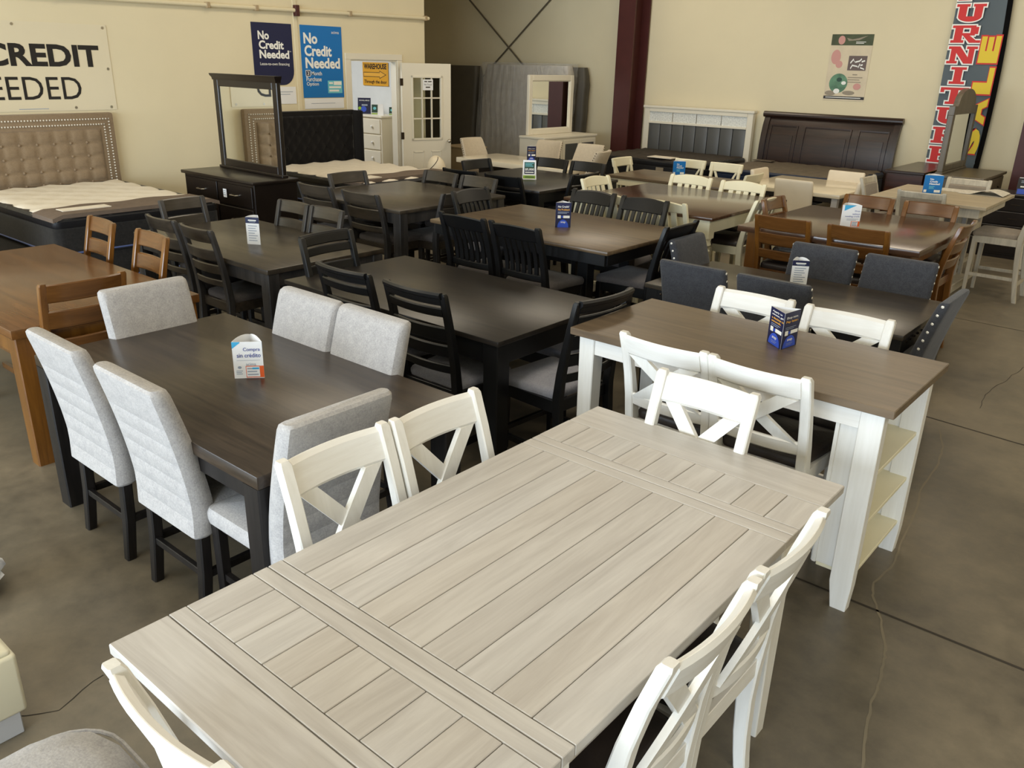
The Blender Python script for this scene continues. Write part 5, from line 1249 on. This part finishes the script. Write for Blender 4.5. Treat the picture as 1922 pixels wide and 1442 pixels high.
    # beige box behind the partition
    r = empty('storage_cabinet', 'low beige cabinet half hidden behind the open glazed door', 'cabinet', (-9.95, 10.3, 0))
    MB().box(-0.32, 0.26, 0, 0.45, 0.03, 0.72, 0.004).build('carcass', M['lightbox'], r); MB().box(-0.34, 0.28, -0.015, 0.46, 0.72, 0.745, 0.003).build('top', M['lightbox'], r); MB().box(-0.3, 0.24, 0.02, 0.43, 0, 0.03).build('plinth', M['lightbox'], r)
    # dome lidded bin
    r = empty('waste_bin', 'white round dome-lidded bin with a dark curved seam beside the black bed', 'bin', (-8.22, 8.12, 0))
    MB().lathe([(0.105, 0), (0.11, 0.01), (0.13, 0.61), (0.134, 0.62)], 28).build('body', M['binbody'], r)
    lid = MB().lathe([(0.138, 0.615), (0.140, 0.655)] + [(0.138 * math.cos(a * PI / 20), 0.66 + 0.22 * math.sin(a * PI / 20)) for a in range(1, 10)] + [(0.004, 0.88)], 28).build('dome_lid', M['ball'], r, 60)
    P = []
    for i in range(17):
        t = i / 16; az = math.radians(-108 + 95 * t); el = math.radians(6 + 62 * t ** 1.6); P.append((0.139 * math.cos(el) * math.cos(az), 0.139 * math.cos(el) * math.sin(az), 0.66 + 0.222 * math.sin(el)))
    MB().tube(P, 0.0045, 6).build('seam', M['lens_dark'], lid)
build_cases()

# ------------------------------------------------------------------ flyers, newspaper, bags
def trifold(label, x, y, z, rz, w=0.10, h=0.19, body='paper', painter=None, arch=0.0, cat='flyer'):
    """three-sided standing card; one face looks towards local -y, the next to the local right"""
    R = w / math.sqrt(3); t = 0.0012
    V = [(R * math.cos(math.radians(a)), R * math.sin(math.radians(a))) for a in (210, 330, 90)]
    r = MB()
    for k in range(3):
        a, b = V[k], V[(k + 1) % 3]; n = 8; rings = []
        ux, uy = (b[0] - a[0]) / w, (b[1] - a[1]) / w; nx, ny = uy, -ux
        for i in range(n + 1):
            s = i / n; px, py = a[0] + (b[0] - a[0]) * s, a[1] + (b[1] - a[1]) * s; zt = h + (arch * (1 - (2 * s - 1) ** 2) if k else 0)
            rings.append([(px - nx * t, py - ny * t, 0), (px, py, 0), (px, py, zt), (px - nx * t, py - ny * t, zt)])
        r.loft(rings)
    o = r.build('flyer', M[body], None, 0); o.location = (x, y, z + 0.0005); o.rotation_euler = (0, 0, math.radians(rz)); tag(o, label, cat)
    for k in range(3):
        a, b = V[k], V[(k + 1) % 3]
        f = Face((a[0], a[1], 0), (b[0] - a[0], b[1] - a[1], 0), (0, 0, 1), o, 0.0007)
        painter(f, w, h, k); f.done({m: 'printed_panel' for m in M if m not in ('ink_white', 'ink_text')} if body != 'x' else {})
    return o
def p_compra(f, w, h, k):
    f.shape('ink_cyan', [(0, h), (0, h - 0.030), (0.034, h - 0.004), (0.034, h)])
    f.text('ink_text', 'Compra', w * 0.36, w * 0.92, h - 0.046, h - 0.026, 0.008); f.text('ink_text', 'sin cr\u00e9dito', w * 0.14, w * 0.93, h - 0.070, h - 0.051, 0.008)
    f.rect('ink_grey', w * 0.12, w * 0.9, h - 0.084, h - 0.0825); f.text('ink_grey', 'acima', w * 0.42, w * 0.75, h - 0.108, h - 0.094)
    f.disc('ink_grey', w * 0.2, 0.05, 0.008, 0.006); f.lines('ink_grey', w * 0.08, w * 0.3, 0.036, 3, 0.007, 0.003)
    f.rect('ink_orange', w * 0.40, w, 0.003, 0.056); f.rect('paper', w * 0.42, w * 0.86, 0.007, 0.053, 2); f.lines('ink_grey', w * 0.45, w * 0.84, 0.047, 3, 0.0135, 0.005, 3); f.rect('ink_cyan', w * 0.62, w * 0.84, 0.041, 0.049, 3.5)
def p_navytop(f, w, h, k):
    if k == 1: f.rect('ink_navy', 0, w, 0, h); f.lines('ink_gold', w * 0.2, w * 0.8, h * 0.8, 3, 0.02, 0.009)
    else:
        f.rect('ink_navy', 0, w, h * 0.78, h); f.lines('ink_white', w * 0.2, w * 0.8, h * 0.91, 1, 0.01, 0.008); f.lines('ink_grey', w * 0.26, w * 0.74, h * 0.845, 1, 0.01, 0.004); f.lines('ink_grey', w * 0.16, w * 0.84, h * 0.70, 7, h * 0.09, 0.005)
def p_navy(l1):
    def p(f, w, h, k):
        f.rect('ink_navy', 0, w, 0, h)
        f.text('ink_white', l1[0], w * 0.14, w * 0.86, h * 0.80, h * 0.88, 0.015); f.text('ink_gold', l1[1], w * 0.14, w * 0.9, h * 0.68, h * 0.76, 0.015)
        f.lines('ink_grey', w * 0.14, w * 0.86, h * 0.63, 2, h * 0.045, h * 0.02)
        f.rect('ink_white', w * 0.14, w * 0.34, h * 0.37, h * 0.49, 2); f.rect('ink_royal', w * 0.38, w * 0.48, h * 0.39, h * 0.47, 2); f.rect('ink_white', w * 0.5, w * 0.92, h * 0.38, h * 0.48, 2)
        f.disc('ink_royal', w * 0.5, 0.0, w * 0.36, h * 0.32, 2, 0, PI); f.text('ink_white', 'snap', w * 0.34, w * 0.66, h * 0.16, h * 0.24, 0.02, 3)
    return p
def p_island(f, w, h, k):
    L = ['Apply in', 'minutes, get', 'a decision in', 'seconds.'] if k != 1 else ['Shop now.', 'Pay later.']
    f.rect('ink_navy', 0, w, 0, h)
    for i, s in enumerate(L): f.text('ink_white' if (k != 1 and i < 2) or (k == 1 and i == 0) else 'ink_gold', s, w * 0.14, w * (0.6 + 0.05 * len(s) * 0.6), h * (0.88 - i * 0.085) if k != 1 else h * (0.80 - i * 0.11), h * (0.94 - i * 0.085) if k != 1 else h * (0.88 - i * 0.11), 0.015)
    f.lines('ink_grey', w * 0.14, w * 0.8, h * 0.585, 2, h * 0.045, h * 0.015)
    f.rect('ink_white', w * 0.14, w * 0.34, h * 0.36, h * 0.49, 2); f.rect('ink_royal', w * 0.37, w * 0.48, h * 0.38, h * 0.46, 2); f.rect('ink_white', w * 0.5, w * 0.95, h * 0.38, h * 0.48, 2)
    f.disc('ink_royal', w * 0.5, 0.002, w * 0.40, h * 0.33, 2, 0, PI); f.text('ink_white', 'snap', w * 0.34, w * 0.66, h * 0.17, h * 0.25, 0.02, 3); f.lines('ink_grey', w * 0.3, w * 0.7, h * 0.13, 2, h * 0.04, h * 0.012, 3)
def p_blue(f, w, h, k):
    f.rect('ink_blue', 0, w, 0, h)
    for i, s in enumerate(('No', 'Credit', 'Needed')): f.text('ink_white', s, w * 0.3, w * (0.5, 0.72, 0.84)[i], h * (0.74 - i * 0.13), h * (0.84 - i * 0.13), 0.03)
    f.lines('ink_teal', w * 0.3, w * 0.6, h * 0.40, 3, h * 0.06, h * 0.025); f.rect('ink_white', w * 0.6, w * 0.92, h * 0.06, h * 0.2, 2); f.rect('ink_white', w * 0.05, w * 0.2, h * 0.06, h * 0.2, 2)
def p_coupon(f, w, h, k):
    f.shape('ink_cyan', [(w * 0.12, h), (w * 0.12, h - 0.045), (w * 0.72, h)])
    f.text('ink_text', 'Shop', w * 0.66, w * 0.94, h - 0.052, h - 0.038); f.text('ink_text', 'without', w * 0.56, w * 0.95, h - 0.074, h - 0.060); f.text('ink_text', 'needing credit', w * 0.2, w * 0.95, h - 0.096, h - 0.080)
    f.lines('ink_grey', w * 0.3, w * 0.9, h - 0.105, 2, 0.009, 0.003); f.rect('ink_orange', w * 0.55, w, 0.004, 0.046); f.rect('paper', w * 0.58, w * 0.9, 0.008, 0.043, 2); f.lines('ink_grey', w * 0.6, w * 0.88, 0.04, 3, 0.011, 0.006, 3)
def build_flyers():
    trifold('white flyer reading Compra sin credito on the dark brown table', -3.045, 1.865, 0.762, 49, 0.125, 0.165, 'paper', p_compra, 0.012)
    trifold('white flyer with navy top band on the charcoal grey table', -5.41, 3.46, 0.762, 30, 0.105, 0.20, 'paper', p_navytop, 0.008)
    trifold('navy No Credit flyer on the weathered brown counter table', -3.77, 5.06, 0.914, 42, 0.115, 0.185, 'paper', p_navy(('No Credit?', 'No Problem!')))
    trifold('navy three-sided Shop now flyer on the island table', -1.345, 3.475, 0.914, -39, 0.125, 0.165, 'paper', p_island)
    trifold('white flyer with navy top band and arched edge on the near-black table', -1.985, 5.25, 0.762, 32, 0.105, 0.16, 'paper', p_navytop, 0.012)
    trifold('white flyer with light blue corner on the square oak table', -2.235, 6.79, 0.914, 38, 0.15, 0.17, 'paper', p_coupon, 0.006)
    trifold('bright blue No Credit Needed flyer on the pale pedestal table', -2.335, 9.46, 0.914, 28, 0.18, 0.18, 'paper', p_blue, 0.006)
    trifold('small bright blue flyer on the grey-brown plank table', -5.50, 9.84, 0.762, 42, 0.16, 0.17, 'paper', p_blue, 0.006)
    trifold('dark flyer standing on the long marble table', -7.67, 9.47, 0.762, 52, 0.13, 0.21, 'paper', p_navy(('Shop now', 'Pay later')))
    # easel price card
    def easel(label, x, y, z, rz, w, h, painter):
        o = MB().loft([[(-w / 2, -0.05, 0), (w / 2, -0.05, 0), (w / 2, -0.048, 0), (-w / 2, -0.048, 0)], [(-w / 2 * 0.9, 0, h), (w / 2 * 0.9, 0, h), (w / 2 * 0.9, 0.002, h), (-w / 2 * 0.9, 0.002, h)]]).loft([[(-w * 0.45, 0.05, 0), (w * 0.45, 0.05, 0), (w * 0.45, 0.052, 0), (-w * 0.45, 0.052, 0)], [(-w / 2 * 0.9, 0.001, h), (w / 2 * 0.9, 0.001, h), (w / 2 * 0.9, 0.003, h), (-w / 2 * 0.9, 0.003, h)]]).build('easel_card', M['paper'], None, 0)
        o.location = (x, y, z + 0.0005); o.rotation_euler = (0, 0, math.radians(rz)); tag(o, label, 'card')
        f = Face((-w / 2, -0.051, 0), (1, 0, 0), (0, 0.05, h), o, 0.0008); painter(f, w, h); f.done({m: 'printed_panel' for m in M if m != 'ink_white'}); return o
    def p_price(f, w, h):
        f.rect('ink_dkgreen', w * 0.14, w * 0.86, h * 0.3, h * 0.93); f.rect('ink_navy', w * 0.14, w * 0.86, h * 0.3, h * 0.55, 1.6); f.lines('ink_teal', w * 0.2, w * 0.8, h * 0.88, 3, h * 0.075, h * 0.03, 2)
        f.text('ink_white', '$5,000', w * 0.2, w * 0.82, h * 0.46, h * 0.6, 0.02, 3); f.lines('ink_white', w * 0.2, w * 0.8, h * 0.41, 1, 0.01, h * 0.05, 3)
        f.rect('ink_green', w * 0.06, w * 0.92, h * 0.06, h * 0.22); f.lines('ink_dkgreen', w * 0.2, w * 0.85, h * 0.16, 1, 0.01, h * 0.05, 2)
    easel('green and white easel price card on the square black table', -5.70, 7.02, 0.914, 40, 0.15, 0.195, p_price)
    def p_dark(f, w, h):
        f.rect('ink_navy', 0, w, 0, h); f.text('ink_white', 'AVAILABLE', w * 0.1, w * 0.9, h * 0.8, h * 0.88, 0.01); f.disc('ink_royal', w * 0.45, h * 0.3, w * 0.22, h * 0.18, 2); f.disc('ink_green', w * 0.15, h * 0.35, w * 0.12, h * 0.1, 2.4); f.rect('ink_grey', w * 0.3, w * 0.75, h * 0.5, h * 0.6, 2)
    def p_half(f, w, h):
        f.rect('ink_dkgreen', 0, w * 0.5, h * 0.25, h); f.disc('ink_teal', w * 0.25, h * 0.65, w * 0.13, h * 0.14, 2); f.rect('ink_green', 0, w * 0.5, h * 0.08, h * 0.2)
    easel('dark easel card at the doorway end of the white chest', -10.60, 8.92, 1.27, 42, 0.20, 0.24, p_dark)
    easel('small green and white easel card on the white chest', -10.22, 8.86, 1.27, 42, 0.18, 0.16, p_half)
    easel('card just showing behind the door jamb on the white chest', -10.02, 9.02, 1.27, 42, 0.16, 0.13, p_half)
    def p_leaf(f, w, h):
        f.rect('ink_black', 0, w, 0, h); f.lines('ink_grey', w * 0.2, w * 0.9, h * 0.85, 2, h * 0.09, h * 0.04); f.rect('ink_white', w * 0.2, w * 0.8, h * 0.44, h * 0.52, 2); f.rect('ink_royal', w * 0.06, w * 0.94, h * 0.03, h * 0.34, 2)
    easel('black leaflet holder on the dark chest of drawers', -1.82, 11.50, 0.76, 10, 0.17, 0.19, p_leaf)
    # newspaper
    r = empty('newspaper', 'folded newspaper lying open on the pale pedestal table', 'newspaper', (-1.92, 9.86, 0.9145))
    m = MB(); n = 14
    m.loft([[(-0.20 + 0.42 * i / n, -0.2, 0.002 + 0.05 * max(0, math.sin(PI * (i / n - 0.2) / 0.9)) ** 2), (-0.20 + 0.42 * i / n, 0.14, 0.002 + 0.035 * max(0, math.sin(PI * (i / n - 0.25) / 0.9)) ** 2), (-0.20 + 0.42 * i / n, 0.14, 0.0045 + 0.035 * max(0, math.sin(PI * (i / n - 0.25) / 0.9)) ** 2), (-0.20 + 0.42 * i / n, -0.2, 0.0045 + 0.05 * max(0, math.sin(PI * (i / n - 0.2) / 0.9)) ** 2)] for i in range(n + 1)]).build('top_sheet', M['news'], r, 60)
    MB().box(-0.42, -0.16, -0.12, 0.14, 0, 0.0025).box(-0.18, 0.2, -0.19, 0.13, 0, 0.002).build('under_sheet', M['news'], r)
    # crumpled plastic
    def crumple(name, label, loc, a, b, c, mat, seed, cat='bag'):
        rnd = random.Random(seed); m = MB(); n, k = 14, 8; rings = []
        for j in range(k + 1):
            t = j / k; R = []
            for i in range(n):
                q = (math.sin(PI * (0.12 + 0.86 * t) / 1.0) ** 0.6) * rnd.uniform(0.78, 1.12)
                R.append((a * q * math.cos(2 * PI * i / n), b * q * math.sin(2 * PI * i / n), c * t * rnd.uniform(0.85, 1.1) if 0 < j else 0.0))
            rings.append(R)
        o = m.loft(rings).build(name, M[mat], None, 70); o.location = loc; tag(o, label, cat); return o
    crumple('plastic_bag', 'crumpled clear plastic bag on the oak stool seat behind the grey chair', (-2.50, 6.36, 0.668), 0.15, 0.14, 0.10, 'plastic', 3)
    crumple('plastic_bag', 'dark blue plastic-wrapped bundle beside the honey oak table leg', (-5.0, 1.72, 0.52), 0.2, 0.22, 0.13, 'bluebag', 5)
    crumple('plastic_wrap', 'scrap of clear plastic wrap on the floor at the edge of the view', (-3.47, 0.77, 0.0), 0.15, 0.13, 0.2, 'paper', 8, 'wrap')
    # oak bench that carries the blue bundle
    r = empty('bench', 'oak bench with rails under the cut off honey oak table', 'bench', (-5.15, 1.72, 0))
    MB().box(-0.55, 0.45, -0.17, 0.17, 0.47, 0.52, 0.006).build('seat', M['oakx'], r)
    MB().box(-0.5, 0.4, -0.012, 0.012, 0.18, 0.215).build('stretcher', M['oakx'], r)
    for sx in (-0.5, 0.4):
        for sy in (-0.13, 0.13): MB().box(sx - 0.028, sx + 0.028, sy - 0.028, sy + 0.028, 0, 0.47).build('leg', M['oakz'], r)
    # ottoman and round stool in the near corner
    r = empty('ottoman', 'ivory leather ottoman with grey block legs at the edge of the view', 'ottoman', (-2.51, 0.63, 0))
    MB().box(-0.62, 0, -0.62, 0, 0.09, 0.31, 0.014, 3).build('body', M['ivleather'], r, 60)
    MB().box(-0.61, -0.01, -0.61, -0.01, 0.30, 0.325, 0.012, 2).build('seat', M['ivleather'], r, 60)
    for x in (-0.55, -0.06):
        for y in (-0.56, -0.06): MB().box(x - 0.04, x + 0.04, y - 0.04, y + 0.04, 0, 0.1, 0.003).build('leg', M['greyleg'], r)
    r = empty('armchair', 'light grey velvet chair arm with rounded piped corner in the near corner', 'chair', (-1.745, 0.275, 0))
    cushion(0.42, 0.72, 0.06, 0.45, 0.42, crown=0.02, r=0.15).build('seat', M['uph'], r, 60)
    ring = []
    for (sx, sy, a0) in ((-1, -1, PI), (1, -1, 1.5 * PI), (1, 1, 0), (-1, 1, 0.5 * PI)):
        for j in range(7):
            a = a0 + 0.5 * PI * j / 6; ring.append((sx * (0.212 - 0.15) + 0.15 * math.cos(a), sy * (0.362 - 0.15) + 0.15 * math.sin(a), 0.41))
    MB().tube(ring + [ring[0]], 0.006, 6).build('piping', M['uph'], r)
    for sx in (-1, 1):
        for sy in (-1, 1): MB().box(sx * 0.14 - 0.025, sx * 0.14 + 0.025, sy * 0.26 - 0.025, sy * 0.26 + 0.025, 0, 0.07).build('leg', M['espz'], r)
build_flyers()
# ------------------------------------------------------------------ camera and light
R_ = ((0.7612851, 0.6479873, 0.02361076), (0.25052568, -0.26035347, -0.93244461), (-0.59806512, 0.71577129, -0.36054068))
cam = bpy.data.cameras.new('camera'); co = bpy.data.objects.new('camera', cam); C.objects.link(co)
mt = Matrix(((R_[0][0], -R_[1][0], -R_[2][0], 0), (R_[0][1], -R_[1][1], -R_[2][1], 0), (R_[0][2], -R_[1][2], -R_[2][2], 2.06), (0, 0, 0, 1)))
co.matrix_world = mt
cam.sensor_width = 36.0; cam.sensor_fit = 'HORIZONTAL'; cam.lens = 36.0 * 1556.909 / 1922; cam.clip_start = 0.05; cam.clip_end = 80
sc.camera = co
def area(name, loc, rot, sx, sy, power, col, spread=PI):
    l = bpy.data.lights.new(name, 'AREA'); l.shape = 'RECTANGLE'; l.size = sx; l.size_y = sy; l.energy = power; l.color = col; l.spread = spread
    o = bpy.data.objects.new(name, l); C.objects.link(o); o.location = loc; o.rotation_euler = rot; return o
# daylight through the four storefront openings in the front wall (behind the camera)
DAY = (0.76, 0.88, 1.0)
for a, b in ((-8.9, -5.1), (-4.7, -0.9), (-0.5, 3.3)):
    area('window_daylight', ((a + b) / 2, -6.02, 1.82), (PI / 2, 0, 0), b - a, 2.9, 400, DAY)
# warm skylights / lamps along the ceiling
WARM = (1.0, 0.88, 0.70)
for x in (-7.0, -2.5, 2.5):
    for y in (0.5, 6.0, 10.5):
        area('ceiling_lamp', (x, y, CE - 0.03), (0, 0, 0), 1.2, 2.4, 50, WARM)
area('office_lamp', (-11.2, 7.2, 2.85), (0, 0, 0), 1.2, 1.2, 60, (0.95, 0.97, 1.0))
w = bpy.data.worlds.new('world'); sc.world = w; w.use_nodes = True
bg = w.node_tree.nodes['Background']; bg.inputs[0].default_value = (0.75, 0.87, 1.0, 1); bg.inputs[1].default_value = 1.0
vs = sc.view_settings; vs.view_transform = 'Standard'; vs.look = 'None'; vs.gamma = 1.0; vs.use_curve_mapping = False; vs.exposure = 0.1
sc.cycles.max_bounces = 8; sc.cycles.diffuse_bounces = 4
